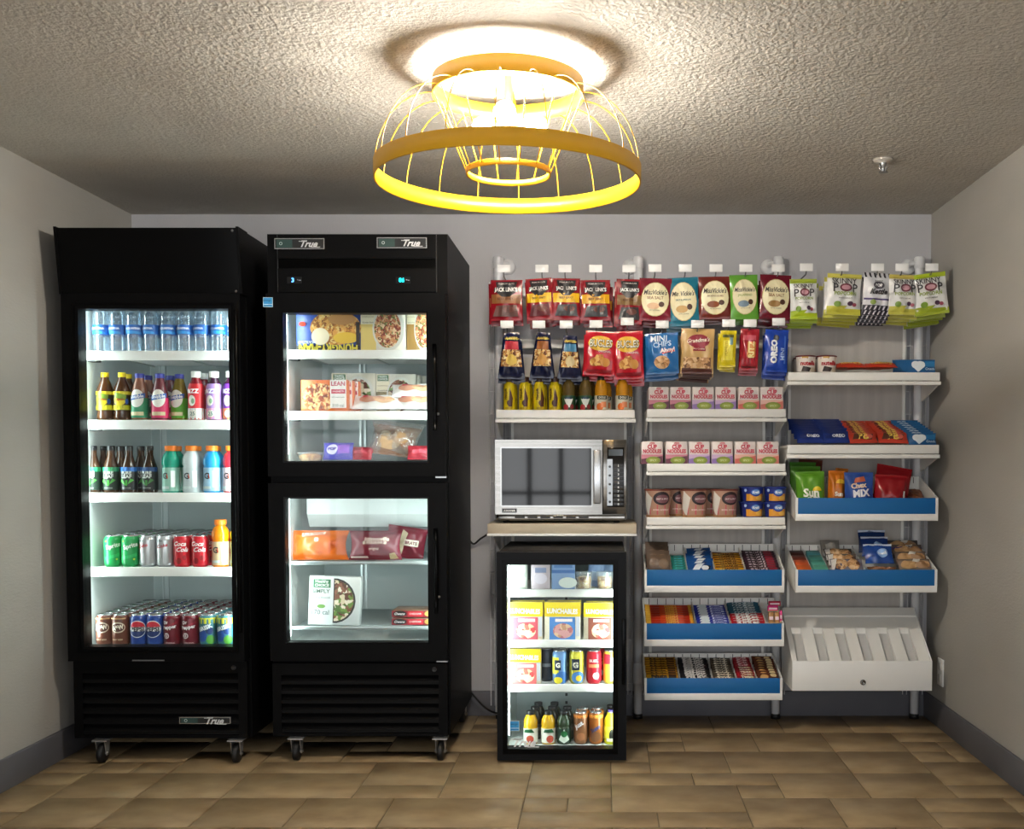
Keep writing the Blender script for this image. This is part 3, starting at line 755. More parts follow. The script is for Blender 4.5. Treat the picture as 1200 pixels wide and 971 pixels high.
# ---- white slotted dispenser at the bottom
bx0, bx1, by0, by1 = .784, 1.368, -.35, -.081
bz0, bz1, bz2 = zat(809, -.35), zat(774, -.35), zat(712, -.08)
o = empty('slotted_dispenser', ((bx0 + bx1) / 2, by0, bz0), 'white metal dispenser box with six empty slots and a front lock', 'dispenser')
sl = (bz2 - bz1) / (by1 - by0); dn = .030
MB().prism_x([(by0 + .006, bz0 + .002), (by0 + .006, bz1 - dn), (by1, bz2 - dn), (by1, bz0 + .002)], bx0 + .006, bx1 - .006).build('slot_bed', C('c4c4c2', .5), o)
for x in (bx0, bx1 - .006): MB().prism_x([(by0, bz0), (by0, bz1), (by1, bz2), (by1, bz0)], x, x + .006).build('side_panel', M_WHITE, o)
box('front_panel', M_WHITE, o, bx0, bx1, by0 - .004, by0 + .006, bz0, bz1, .002)
def slope_bar(name, x0, x1, t0, t1, up=0.0):
    ya, yb_ = by0 + .006 + (by1 - by0 - .006) * t0, by0 + .006 + (by1 - by0 - .006) * t1
    z = lambda y: bz1 + sl * (y - by0) - .004 + up
    MB().prism_x([(ya, z(ya) - dn + .004), (ya, z(ya)), (yb_, z(yb_)), (yb_, z(yb_) - dn + .004)], x0, x1).build(name, M_WHITE2, o)
sw = (bx1 - bx0 - .012) / 12.6
slope_bar('top_band', bx0 + .006, bx1 - .006, .62, 1.0)
slope_bar('upper_ledge', bx0 + .006, bx1 - .006, .84, 1.0, .006)
x = bx0 + .006
slope_bar('slot_rib', x, x + sw * .35, 0, .62)
for i in range(6):
    xa = bx0 + .006 + sw * (.35 + 2.05 * i)
    slope_bar('slot_rib', xa + sw * .95, min(xa + sw * 2.05, bx1 - .006), 0, .62)
lk = at(1011, 799, by0)
MB().lathe([(0, .004), (.004, .004), (.005, .007), (.011, .006), (.012, 0)], 20, 0, (lk.x, by0 - .004, lk.z), True, 'y').build('lock', C('8a8a88', .25, 1), o)

# ================================================================== microwave
WX0, WX1, WYF, WYB = -.447, .091, -.40, -.10
WZ0, WZ1 = cz2 + .001, zat(515, WYF)
mw = empty('microwave_oven', ((WX0 + WX1) / 2, WYF, WZ0), 'stainless steel microwave oven on the beige counter shelf', 'microwave')
zb = zat(602.5, WYF)
box('case', M_STEEL, mw, WX0 + .002, WX1 - .002, WYF + .02, WYB, WZ0 + .012, WZ1 - .002, .004)
bs = box('vent_base', M_STEEL, mw, WX0 + .012, WX1 - .004, WYF + .004, WYB + .02, WZ0 + .010, zb - .003, .003)
for i in range(6):
    x = at(609 + i * 15, 607, WYF).x; box('vent_slot', M_BLACKM, bs, x - .020, x + .020, WYF + .002, WYF + .006, WZ0 + .020, WZ0 + .028)
for x in (WX0 + .04, WX1 - .04): MB().lathe([(0, WZ0), (.012, WZ0), (.012, WZ0 + .012)], 12, 0, (x, WYF + .04, 0)).build('foot', M_BLACKM, mw)
dx1 = at(706, 560, WYF).x
gx0, gx1 = at(588, 560, WYF).x, at(693, 560, WYF).x
gz0, gz1 = zat(592, WYF), zat(525, WYF)
dm = MB(); frame_y(dm, WX0, dx1 - .001, zb, WZ1, gx0, gx1, gz0, gz1, WYF, WYF + .02)
d_ = dm.build('door', M_STEEL, mw)
M_MWGLASS = C('0a0b0d', .04, 0, .42)
box('door_window', M_MWGLASS, d_, gx0, gx1, WYF + .003, WYF + .008, gz0, gz1)
gm = MB(); frame_y(gm, gx0 - .005, gx1 + .005, gz0 - .005, gz1 + .005, gx0, gx1, gz0, gz1, WYF - .003, WYF); gm.build('window_trim', M_CHROME, d_)
hx0, hx1 = at(695.5, 560, WYF).x, at(704.5, 560, WYF).x
hm = MB().rbox(hx0, hx1, WYF - .030, WYF - .018, zat(590, WYF), zat(527, WYF), .004); hm.box(hx0 + .004, hx1 - .004, WYF - .019, WYF, zat(588, WYF), zat(584, WYF)); hm.box(hx0 + .004, hx1 - .004, WYF - .019, WYF, zat(533, WYF), zat(529, WYF))
hm.build('handle', C('b9bcbf', .25, .9), d_)
bp_ = at(597, 598, WYF)
bd = box('badge', C('101010', .3), d_, bp_.x - .030, bp_.x + .030, WYF - .0025, WYF, bp_.z - .0085, bp_.z + .0085)
m = MB(); d_text(m, plane_s(WYF - .0025, bp_.x, bp_.z), 'AMANA', 0, 0, .048, 0, .0006, bold=.02); m.build('lettering', C('f0f0f0'), bd)
cp = box('control_panel', M_STEEL, mw, dx1 + .001, WX1, WYF, WYF + .02, zb, WZ1, .002)
kx0, kx1, kz0, kz1 = at(711.5, 560, WYF).x, at(731.5, 560, WYF).x, zat(594, WYF), zat(524, WYF)
box('control_glass', C('08080a', .1), cp, kx0, kx1, WYF - .002, WYF + .001, kz0, kz1, .001)
box('display_screen', C('2d3538', .1), cp, kx0 + .006, kx1 - .006, WYF - .003, WYF - .001, kz1 - .034, kz1 - .008)
box('key_strip', C('9fa3a6', .3, .6), cp, kx0, kx0 + .022, WYF - .0032, WYF - .001, kz0 + .006, kz1 - .048)
for i in range(5): z = kz0 + .022 + i * .036; MB().lathe([(0, .002), (.005, .002), (.005, 0)], 12, 0, (kx0 + .011, WYF - .0032, z), True, 'y').build('button', C('3a3c3e'), cp)
for i in range(10):
    z = kz0 + .012 + i * .0175
    k_ = box('keypad_button', C('1a1b1d', .3), cp, kx0 + .025, kx1 - .003, WYF - .003, WYF - .001, z - .007, z + .007, .001)
    m = MB(); d_text(m, plane_s(WYF - .003, (kx0 + .025 + kx1 - .003) / 2, z), str((10 - i) % 10), 0, 0, .008, 0, .0005, bold=.02, hmax=.010); m.build('lettering', C('e8e8e8'), k_)

# ================================================================== power cords
def cord(pts, label):
    P = [Vector(p) for p in pts]; out = []
    for i in range(len(P) - 1):
        p0, p1, p2, p3 = P[max(i - 1, 0)], P[i], P[i + 1], P[min(i + 2, len(P) - 1)]
        for k in range(8):
            t = k / 8; out.append(.5 * ((2 * p1) + (p2 - p0) * t + (2 * p0 - 5 * p1 + 4 * p2 - p3) * t * t + (3 * p1 - p0 - 3 * p2 + p3) * t ** 3))
    out.append(P[-1])
    MB().tube(out, .0045, 8).build('power_cord', M_BLACKM, None, label, 'power cord')
cord([(-.60, -.05, .12), (-.53, -.05, .045), (-.47, -.09, .03), (-.425, -.13, .07), (-.40, -.17, .16), (-.39, -.2, .26)], 'black power cord looping near the floor behind the mini cooler')
cord([at(548, 630, -.03), at(555, 637, -.02), at(563, 631, -.03), at(573, 624, -.06), at(584, 610, -.06)], 'thin black cord against the grey wall beside the counter shelf')

# ================================================================== goods: drink cooler
def row_x(px, py, Y): return at(px, py, Y).x
WATER = [(0, .002), (.022, 0), (.029, .004), (.0305, .012), (.0285, .022), (.0305, .032), (.0285, .044), (.0305, .056), (.029, .070), (.0305, .082), (.0305, .118), (.0290, .124), (.0305, .132), (.0295, .146), (.025, .160), (.017, .172), (.0135, .178), (.0125, .188)]
water = bottle('water_bottle', WATER, M_PET, (.014, .184, .202), C('e8eef2'), (.068, .104), C('1c62b8', .35),
               [('quad', [(-.55, .37), (.55, .37), (.55, .41), (-.55, .45)], '2f8fd8'), ('txt', 'AQUAFINA', 0, .475, .95, 'eef6ff', {'bold': .03})])
Yw = F1Y + .045
for r in range(2):
    for i, px in enumerate((119, 138.5, 158, 178, 198, 217.5, 237, 257)):
        x = row_x(px, 411, Yw)
        if r == 0: lb = 'clear water bottle with blue label, ' + ORDN[i] + ' in the front row from the wall side'
        else: lb = 'clear water bottle behind the front row, ' + ORDN[i] + ' from the wall side'
        place(water, (x + r * .008, Yw + r * .068, F1Z[0] - .0025), lb, 'bottle', 'water bottles on the top cooler shelf', (0, 0, random.uniform(-.5, .5)))
TEA = [(0, .002), (.026, 0), (.031, .006), (.0315, .020), (.0295, .034), (.0315, .042), (.0315, .112), (.029, .124), (.022, .144), (.0145, .160), (.0135, .176)]
tea_m = C('4a2a14', .12)
tea = bottle('tea_bottle', TEA, tea_m, (.0145, .168, .186), C('f0d400'), (.040, .112), C('3a3414', .4),
             [('rect', -.75, .75, .24, .34, 'd8cf1e'), ('rect', -.75, .75, .57, .64, 'd8c818'), ('ell', -.02, .46, .36, .13, 'e8d21c'), ('quad', [(-.35, .5), (.32, .44), (.36, .56), (-.3, .62)], '6f8f1e'), ('ell', .38, .42, .10, .06, '2255b0'), ('txt', 'Lipton', 0, .46, .5, 'b01818', {'bold': .03})])
SNA = [(0, .002), (.026, 0), (.031, .008), (.0325, .04), (.0315, .085), (.028, .115), (.021, .145), (.0165, .160), (.0165, .172)]
def snapple(col, low):
    return bottle('juice_drink_bottle', SNA, C(col, .1), (.0175, .164, .182), C('3a3f9c', .4), (.004, .088), C(low, .4),
                  [('ell', 0, .50, .42, .20, 'f0ece4'), ('quad', [(-.5, .44), (.5, .52), (.5, .62), (-.5, .54)], '2a5fb4'), ('txt', 'Snapple', 0, .53, .78, 'ffffff', {'rot': .12, 'bold': .02}), ('rect', -.4, .4, .12, .2, 'd8c8a0')])
sn1 = snapple('8a5a48', '2f8a62'); sn2 = snapple('6a3038', 'd02a60'); sn3 = snapple('7a6a20', '5aa82c')
FIZ = [(0, .002), (.026, 0), (.030, .006), (.0305, .03), (.0295, .06), (.0305, .10), (.030, .125), (.024, .146), (.0165, .160), (.016, .172)]
def fiz(liq, wrap, low):
    return bottle('fruit_drink_bottle', FIZ, C(liq, .15), (.0185, .166, .190), C('f2f2ee'), (.006, .142), C(wrap, .4),
                  [('rect', -.75, .75, .03, .28, low), ('txt', 'BiZZ', 0, .66, .75, 'ffffff', {'bold': .03}), ('ell', -.05, .45, .22, .12, 'f4efe6'), ('ell', .02, .44, .10, .06, '8fb08f'), ('ell', .0, .16, .22, .08, 'e8e2d8'), ('txt', '25', 0, .16, .3, '2a7a70')])
fz1 = fiz('7a1020', 'd2232f', 'dde6de'); fz2 = fiz('3a1430', 'a884c8', 'e8a0c0'); fz3 = fiz('3a1430', '6a2a9a', 'e88a50')
Yb = F1Y + .04; zS = F1Z[1] - .0025
G2 = 'bottles on the second cooler shelf'
for pr, px, dy, lb, cat in (
        (tea, 124, 0, 'yellow-capped iced tea bottle at the wall end of its shelf', 'bottle'), (tea, 144, 0, 'yellow-capped iced tea bottle with another peeking out behind it', 'bottle'),
        (tea, 151, .075, 'yellow-capped iced tea bottle half hidden behind another', 'bottle'),
        (sn1, 164.5, 0, 'blue-capped juice bottle with dark green lower label', 'bottle'), (sn2, 188, 0, 'blue-capped juice bottle with bright pink lower label', 'bottle'), (sn3, 211, .03, 'blue-capped juice bottle with lime green lower label, set back', 'bottle'),
        (sn1, 174, .09, 'blue-capped juice bottle behind the green and pink labelled ones', 'bottle'), (sn2, 200, .10, 'blue-capped juice bottle behind the pink and lime labelled ones', 'bottle'),
        (fz1, 230.5, 0, 'white-capped fruit drink in a red wrap', 'bottle'), (fz2, 251.5, 0, 'white-capped fruit drink in a pale purple wrap', 'bottle'), (fz3, 271, .0, 'white-capped fruit drink in a deep purple wrap by the door edge', 'bottle'),
        (fz1, 239, .085, 'white-capped fruit drink standing behind the red-wrapped one', 'bottle')):
    place(pr, (row_x(px, 492, Yb + dy), Yb + dy, zS), lb, cat, G2, (0, 0, random.uniform(-.15, .15)))
LEAF = [(0, .002), (.026, 0), (.0295, .005), (.030, .08), (.0285, .098), (.018, .130), (.0135, .146), (.0135, .166)]
def leaf(liq, topc, leafc, base):
    return bottle('leaf_tea_bottle', LEAF, C(liq, .1), (.0150, .164, .182), C('16161a', .3), (.012, .098), C(base, .4),
                  [('rect', -.75, .75, .50, .60, topc), ('txt', 'PURE', 0, .47, .62, 'e8ece8', {'bold': .03}), ('txt', 'LEAF', 0, .385, .62, 'e8ece8', {'bold': .03}),
                   ('quad', [(-.02, .17), (.02, .17), (-.28, .34), (-.45, .27)], leafc), ('quad', [(.02, .17), (.06, .20), (.45, .30), (.24, .34)], leafc), ('quad', [(-.03, .17), (.05, .17), (.08, .30), (-.06, .30)], leafc), ('txt', 'TEA HOUSE', 0, .12, .5, 'c8ccc8')])
lf1 = leaf('4a3020', '2fa06a', '4fae44', '23352c'); lf2 = leaf('3a2416', '2a6ec0', '4fae44', '16191f'); lf3 = leaf('2c1c10', '24508c', '3f7a3c', '1c1d20')
GAT = [(0, .002), (.028, 0), (.0325, .006), (.033, .030), (.0315, .055), (.033, .085), (.0325, .098), (.0300, .103), (.0345, .112), (.0335, .132), (.026, .150), (.0185, .158), (.018, .166)]
def gat(liq, lab):
    return bottle('sports_drink_bottle', GAT, C(liq, .12), (.0225, .162, .182), C('ea7a1e'), (.008, .098), C(lab, .35),
                  [('txt', 'G', -.14, .40, .32, '222a30', {'bold': .03, 'hmax': .030}), ('quad', [(-.02, .34), (.04, .34), (.0, .44), (-.04, .44)], 'd84018'), ('rect', .18, .42, .14, .52, 'e6ecec'), ('rect', -.4, .1, .10, .16, 'c8d6d4')])
g1, g2, g3, g4, g5, g6 = gat('15937a', '8fc0b0'), gat('c6d0d2', 'b8c4c6'), gat('2a98d8', '9ac2dc'), gat('c02434', 'd8c0c4'), gat('e8820e', 'd8b890'), gat('d8d020', 'c8c890')
zS = F1Z[2] - .0025; G3 = 'bottles on the third cooler shelf'
for pr, px, dy, lb in (
        (lf1, 110, 0, 'dark tea bottle with mint-banded label nearly touching the cooler wall'), (lf1, 131, 0, 'dark tea bottle with mint-banded label beside a blue-banded one'),
        (lf2, 152, 0, 'dark tea bottle with blue-banded label beside a mint-banded one'), (lf3, 176, .01, 'dark tea bottle with dim blue-banded label next to a green sports drink'),
        (lf1, 121, .075, 'dark tea bottle in the second row behind the mint-banded ones'), (lf2, 142, .075, 'dark tea bottle in the second row behind mint and blue bands'), (lf2, 166, .08, 'dark tea bottle in the second row behind the blue-banded ones'),
        (g1, 201, 0, 'green sports drink bottle with orange cap'), (g2, 225, 0, 'pale grey sports drink bottle with orange cap'), (g3, 249, 0, 'light blue sports drink bottle with orange cap'), (g4, 272, 0, 'red sports drink bottle with orange cap at the door edge'),
        (g1, 207, .08, 'green sports drink bottle hidden behind the front green one'), (g2, 230, .08, 'pale grey sports drink bottle behind the front grey one'), (g3, 253, .08, 'light blue sports drink bottle behind the front blue one')):
    place(pr, (row_x(px, 577, Yb + dy), Yb + dy, zS), lb, 'bottle', G3, (0, 0, random.uniform(-.12, .12)))
# cans
sprite = can('soda_can', C('1f9e54', .3), [('quad', [(-.5, .2), (.5, .35), (.5, .45), (-.5, .3)], '2fb868'), ('txt', 'Sprite', .15, .66, .85, 'f0f6f0', {'rot': .25, 'bold': .03}), ('ell', -.3, .82, .05, .03, 'c8d840'), ('ell', .32, .25, .06, .03, 'c8d840')])
dcoke = can('soda_can', C('bfc1c4', .28, .5), [('rect', -.02, .02, .12, .88, 'd0d2d4'), ('txt', 'Coke', -.08, .68, .62, 'b8202c', {'rot': .2, 'bold': .02, 'shear': .3}), ('txt', 'Diet', -.2, .84, .28, '303030')])
coke = can('soda_can', C('c01426', .3), [('txt', 'Coca', -.05, .74, .72, 'f4f0ee', {'shear': .4, 'bold': .02}), ('txt', 'Cola', .1, .56, .66, 'f4f0ee', {'shear': .4, 'bold': .02}), ('ell', -.1, .2, .14, .10, '8a0c18'), ('ell', .2, .3, .10, .08, '8a0c18')])
Yc = F1Y + .043
cols4 = [(sprite, 133, 'green lemon-lime soda can'), (sprite, 153.5, 'green lemon-lime soda can'), (dcoke, 174.5, 'silver diet cola can'), (dcoke, 194, 'silver diet cola can'), (coke, 214, 'red cola can'), (coke, 235, 'red cola can')]
for ci, (pr, px, nm) in enumerate(cols4):
    for r in range(6):
        place(pr, (row_x(px, 664, Yc), Yc + .0685 * r, F1Z[3] - .0025), '%s, %s in the %s column of its colour on the fourth shelf' % (nm, ORDN[r], 'outer' if ci % 2 == 0 else 'inner'), 'can', 'cans on the fourth cooler shelf', (0, 0, random.uniform(-.25, .25) if r == 0 else random.uniform(-1, 1)))
place(g5, (row_x(259, 664, Yc), Yc, F1Z[3] - .0025), 'orange sports drink bottle beside the red cola cans', 'bottle')
place(g6, (row_x(281, 664, Yc), Yc + .0, F1Z[3] - .0025), 'yellow sports drink bottle half hidden by the door edge', 'bottle')
aw = can('soda_can', C('6a3a2a', .3), [('ell', .05, .60, .42, .17, 'd8c8b0'), ('ell', .05, .60, .36, .13, '54281c'), ('txt', 'A&W', .05, .60, .66, 'f4ead8', {'rot': .2, 'bold': .06, 'stretch': 1.3}), ('txt', 'ROOT BEER', .02, .22, .6, 'e8d8b8'), ('rect', -.5, .5, .86, .90, 'caa070')])
pepsi = can('soda_can', C('1c3f8e', .3), [('ell', .05, .55, .50, .27, 'f2f2f2'), ('arc', .05, .55, .46, .245, 'd02038', .15, PI - .15), ('arc', .05, .55, .46, .245, '14306e', PI + .15, 2 * PI - .15), ('rect', -.36, .46, .48, .62, 'f2f2f2'), ('txt', 'PEPSI', .05, .55, .72, '101418', {'bold': .04})])
drp = can('soda_can', C('6c1424', .3), [('quad', [(-.5, .5), (.5, .72), (.5, .80), (-.5, .58)], '8c2034'), ('txt', 'Dr', -.16, .76, .3, 'f2ecec', {'rot': .15, 'bold': .04}), ('txt', 'Pepper', .04, .60, .82, 'f2ecec', {'rot': .15, 'bold': .04}), ('ell', -.12, .34, .16, .09, 'e8dcdc'), ('txt', '23', -.12, .34, .22, '6c1424', {'bold': .03}), ('txt', 'ORIGINAL', .1, .12, .5, 'd8c0c0')])
brisk = can('soda_can', C('3a7a86', .3), [('rect', -.78, .78, .72, .90, 'd8d83a'), ('ell', -.2, .35, .3, .2, '2a52a0'), ('ell', .3, .22, .25, .14, '4a8a30'), ('ell', .25, .5, .2, .12, '14336a'), ('txt', 'BRISK', 0, .60, .85, 'eaf2f6', {'rot': .35, 'bold': .05})])
cols5 = [(aw, 123, 'brown root beer can'), (aw, 141.5, 'brown root beer can'), (pepsi, 163, 'blue cola can'), (pepsi, 182, 'blue cola can'), (drp, 202, 'maroon pepper soda can'), (drp, 223, 'maroon pepper soda can'), (brisk, 244, 'teal lemon drink can'), (brisk, 265, 'teal lemon drink can')]
for ci, (pr, px, nm) in enumerate(cols5):
    x = row_x(px, 755, Yc - .03)
    for r in range(7):
        place(pr, (x, Yc - .025 + .0685 * r, IZ0), '%s, %s in the %s column of its colour on the cooler floor' % (nm, ORDN[r], 'outer' if ci % 2 == 0 else 'inner'), 'can', 'cans on the cooler floor', (0, 0, random.uniform(-.1, .1) if r == 0 else random.uniform(-1, 1)))

# ================================================================== goods: freezer
def pxw(a, b, Y): return (b - a) * (Y + CAM_D) / F
FOOD_FRY = food('print_fried_food', ['c98a3c', 'a5662a', 'dca85a', 'e2c27a', '8a4f1e', 'd89848'], 110)
FOOD_MIX = food('print_pasta_mix', ['b86a48', '7a2e1c', 'd9b58c', '8a3a24', 'c98c5c', '5c6a2c', 'e2c8a0'], 130)
FOOD_PASTA = food('print_spaghetti', ['c86a30', 'e8b070', '7a2c10', 'f0cc90', 'a84418'], 110)
FOOD_GREEN = food('print_beef_broccoli', ['7a4a34', '4a6a2c', 'd8c8a8', '8a5a44', '6a8a3c', 'e8dcc8', '5a3424'], 75)
FOOD_NUT = food('print_nuts', ['b8803c', 'e0c078', '8a5424', 'd09a50', '6a3a18', 'f0dca8'], 110)
FOOD_CHIP = food('print_chips', ['e0a048', 'c98030', 'f0c070', 'b86a24'], 70)
FOOD_COOKIE = food('cookie_crumb', ['c89a68', 'a87848', 'e0bc90', '6a4428', 'd8ac78'], 80)
def box_at(pr_fn, px0, px1, py0, py1, Y):
    """size and place of an upright carton whose front spans these pixels at depth Y"""
    p = at(px0, py1, Y); q = at(px1, py0, Y); return (p.x + q.x) / 2, q.x - p.x, q.z - p.z, p.z
Yf = F2Y + .006
G = 'boxes in the freezer'
x, w, h, z = box_at(None, 347, 422, 355, 410, Yf); zS = F2Z[0] - .0025
hung = carton('frozen_meal_box', w - .002, .05, .183, C('1f3f8a', .35), [('rect', -.5, .5, 0, .115, '14181c'), ('txt', 'HUNGRY-MAN', 0, .057, .92, 'd8c840', {'rot': PI, 'bold': .04, 'stretch': 1.3}), ('ell', .12, .48, .40, .36, FOOD_FRY), ('ell', .28, .27, .2, .12, 'e0b83c'), ('ell', -.12, .3, .14, .18, 'e8dcc0'), ('ell', .22, .66, .22, .12, 'c08a50'), ('ell', -.40, .56, .055, .05, 'c83a28'), ('txt', 'MEATLOAF', -.33, .18, .28, 'd8dce8', {'rot': PI}), ('rect', .44, .5, .12, .6, '2a1c14')])
place(hung, (x, Yf, zS), 'blue fried chicken dinner box standing upside down in the freezer', 'box')
def hc_box(w, h, bg='e6e0d4', panel='d8c070', f=FOOD_MIX):
    return carton('frozen_bowl_box', w, .045, h, C(bg, .4), [('rect', -.5, -.16, 0, 1, panel), ('rect', -.5, -.16, .55, 1, 'e4dcc0'), ('ell', .12, .46, .36, .46, 'd4d4cc'), ('ell', .10, .46, .30, .40, f), ('rect', -.46, -.18, .82, .97, '2f6a34'), ('txt', 'Healthy', -.32, .925, .22, 'f0f4ea', {'bold': .02}), ('txt', 'CHOICE', -.32, .865, .24, 'f0f4ea', {'bold': .03}), ('txt', 'POWER BOWLS', -.33, .70, .26, '8a7a50'), ('txt', 'Korean-Style', -.33, .58, .24, '4a4a3a')])
x, w, h, z = box_at(None, 423, 475, 355, 410, Yf)
place(hc_box(w, .185), (x, Yf, zS), 'cream bowl meal box beside the blue dinner box', 'box')
pr = hc_box(.108, .185, 'b89a6a', 'a88040')
for i in range(5):
    place(pr, (at(476.5, 410, Yf).x + .055 + i * .0035, Yf + .002 + .048 * i, zS), '%s bowl box in the row beside the freezer wall, top shelf' % ORDN[i], 'box', 'boxes at the freezer wall')
# second shelf
zS = F2Z[1] - .0025
x, w, h, z = box_at(None, 352.5, 412, 444, 481.5, Yf)
lean = carton('spaghetti_meal_box', w - .018, .04, h, C('d8691e', .4), [('ell', -.10, .45, .38, .45, FOOD_PASTA), ('rect', .13, .48, .12, 1.0, 'efe9e6'), ('txt', 'LEAN', .305, .88, .30, 'c8506a', {'bold': .03}), ('rect', .16, .46, .57, .70, 'c8284e'), ('txt', 'SPAGHETTI', .305, .635, .24, 'ffffff'), ('txt', 'with meat sauce', .305, .46, .27, '707070'), ('txt', '310 cal', .305, .2, .25, '888888')])
for i in range(3):
    place(lean, (x - .008 + i * .013, Yf + .043 * i, zS), ('orange spaghetti meal box at the front of the second freezer shelf', 'orange spaghetti box just behind the front one', 'orange spaghetti box at the back of three')[i], 'box', 'orange spaghetti boxes')
x, w, h, z = box_at(None, 389, 440, 437, 481.5, Yf + .16)
hcb = hc_box(w, h + .01, 'd8d2c0', '6a5a28', FOOD_GREEN)
place(hcb, (x, Yf + .16, zS), 'cream bowl box behind the orange boxes on the second shelf', 'box')
x, w, h, z = box_at(None, 441, 487, 438, 481.5, Yf + .16)
hcb2 = hc_box(w, h + .01, 'dad6ca', '7a6a30', FOOD_GREEN)
for i in range(3): place(hcb2, (x + .012 * i, Yf + .16 + .05 * i, zS), ('cream bowl box behind the white wrapped burritos', 'cream bowl box second behind the burritos', 'cream bowl box third behind the burritos')[i], 'box', 'bowl boxes behind the burritos')
bur = pillow('wrapped_burrito', .205, .072, .05, C('e6e4e2', .3), [('ell', -.1, .5, .28, .24, 'c89078'), ('ell', .12, .42, .22, .2, 'dcb088'), ('rect', -.3, -.1, .55, .75, 'c84050')], crimp=.05, wr=.003, seed=3)
LY_ = (-PI / 2) * .55
for pxx, dz, dy, rz, lb in ((443, 0, .035, .05, 'white wrapped burrito in front of the bowl boxes'), (487, 0, .04, -.08, 'white wrapped burrito at the shelf end, underneath another'), (489, .046, .06, .06, 'white wrapped burrito lying on top of another')):
    place(bur, (at(pxx, 482, Yf + dy).x, Yf + dy, zS + dz + .012), lb, 'food pack', 'wrapped burritos', (-.75, 0, rz))
# freezer floor of the upper cell
zS = cells[0][0] + .0005
bw = MB().lathe([(0, .002), (.04, 0), (.052, .03), (.054, .032)], 24).build('clear_bowl', M_FILM, link=False, org=(0, 0, 0))
MB().lathe([(0, .003), (.036, .003), (.046, .022), (.03, .03), (0, .033)], 20).build('pasta_filling', FOOD_CHIP, bw, link=False)
MB().lathe([(.054, .031), (.056, .033), (.054, .035), (0, .04)], 24).build('lid', M_FILM, bw, link=False)
place(bw, (at(364, 540, Yf + .06).x, Yf + .06, zS), 'round clear bowl of pasta in the corner of the upper freezer floor', 'bowl')
pp = pillow('frozen_snack_pack', .115, .075, .04, C('4a48b0', .35), [('ell', -.2, .5, .2, .3, 'd8d4e8'), ('quad', [(0, .2), (.4, .3), (.4, .8), (0, .7)], '8a5ac8'), ('txt', 'POP', -.2, .5, .3, '3030a0', {'bold': .04})], wr=.002)
place(pp, (at(396, 540, Yf + .05).x, Yf + .05, zS + .008), 'blue and purple frozen snack pack on the upper freezer floor', 'food pack', None, (-.5, 0, .1))
pr_ = pillow('frozen_snack_pack', .09, .065, .03, C('a82838', .35), [('rect', -.3, .3, .3, .6, 'c85060')], wr=.002)
place(pr_, (at(422, 540, Yf + .08).x, Yf + .08, zS + .008), 'small red frozen pack between the purple pack and bread bag', 'food pack', None, (-.7, 0, -.1))
place(pr_, (at(491, 540, Yf + .03).x, Yf + .03, zS + .008), 'small red frozen pack by the freezer wall', 'food pack', None, (-.6, 0, .1))
bread = pillow('bread_bag', .20, .125, .10, C('8a5c38', .35), [('ell', -.1, .35, .3, .22, 'c8a070'), ('ell', .15, .5, .2, .2, 'b08458'), ('ell', -.2, .6, .12, .12, 'd8c0a0')], wr=.006, seed=5, pinch=.2)
MBf = pillow('film', .215, .145, .108, M_FILM, crimp=.05, wr=.008, seed=6, pinch=.15)
MBf.parent = bread; KIDS[bread.name].append(MBf); MBf.name = 'clear_film'; KIDS['clear_film'] = []
place(bread, (at(460, 540, Yf + .11).x, Yf + .11, zS + .024), 'clear plastic bag of brown bread rolls in the upper freezer', 'bread bag', None, (-.35, .12, 0))
# lower cell
zS = F2W[0] - .001
ob = pillow('orange_food_bag', .235, .115, .075, C('de6a1a', .32), [('quad', [(-.28, .78), (.12, .86), (.12, .96), (-.28, .90)], 'f2e2d2'), ('txt', 'Chipotle', -.08, .875, .34, 'b84a10', {'rot': .1}), ('rect', -.05, .02, .62, .74, 'f4ece4'), ('quad', [(.18, .2), (.4, .5), (.4, .7), (.22, .6)], 'c85410')], wr=.005, seed=8, pinch=.12, nu=18, nv=16)
place(ob, (at(374, 657, Yf + .055).x, Yf + .055, zS), 'bright orange crumpled food bag on the wire shelf', 'food bag', None, (-.12, 0, 0))
mbg = pillow('maroon_food_bag', .21, .115, .08, C('741a2c', .35), [('txt', 'Johnsonville', .05, .68, .5, 'f0e0d0', {'bold': .03}), ('rect', -.22, .26, .52, .62, 'e8d8c8'), ('txt', 'SAUSAGE', .02, .57, .4, '741a2c', {'bold': .03}), ('txt', 'original', .0, .36, .2, 'e8d0c0'), ('quad', [(.28, .02), (.45, .05), (.40, .25), (.30, .2)], 'b8a078'), ('rect', -.46, -.12, .06, .12, 'e8d0c8')], wr=.004, seed=9, pinch=.1)
place(mbg, (at(440, 657, Yf + .05).x, Yf + .05, zS), 'maroon sausage bag at the front of the wire shelf', 'food bag', None, (-.12, 0, 0))
mb2 = pillow('maroon_food_bag', .16, .125, .07, C('741a2c', .35), [('quad', [(-.2, .3), (-.05, .1), (.05, .8), (-.1, .9)], 'd8c8a8'), ('rect', .0, .35, .4, .6, 'e8d8c8'), ('txt', 'BRATS', .17, .5, .3, '741a2c', {'bold': .03})], wr=.005, seed=10)
place(mb2, (at(473, 657, Yf + .14).x, Yf + .14, zS), 'maroon sausage bag leaning behind another of its colour', 'food bag', None, (-.1, .15, 0))
zS = F2W[1] - .001
x, w, h, z = box_at(None, 361, 420, 674, 731, Yf + .02)
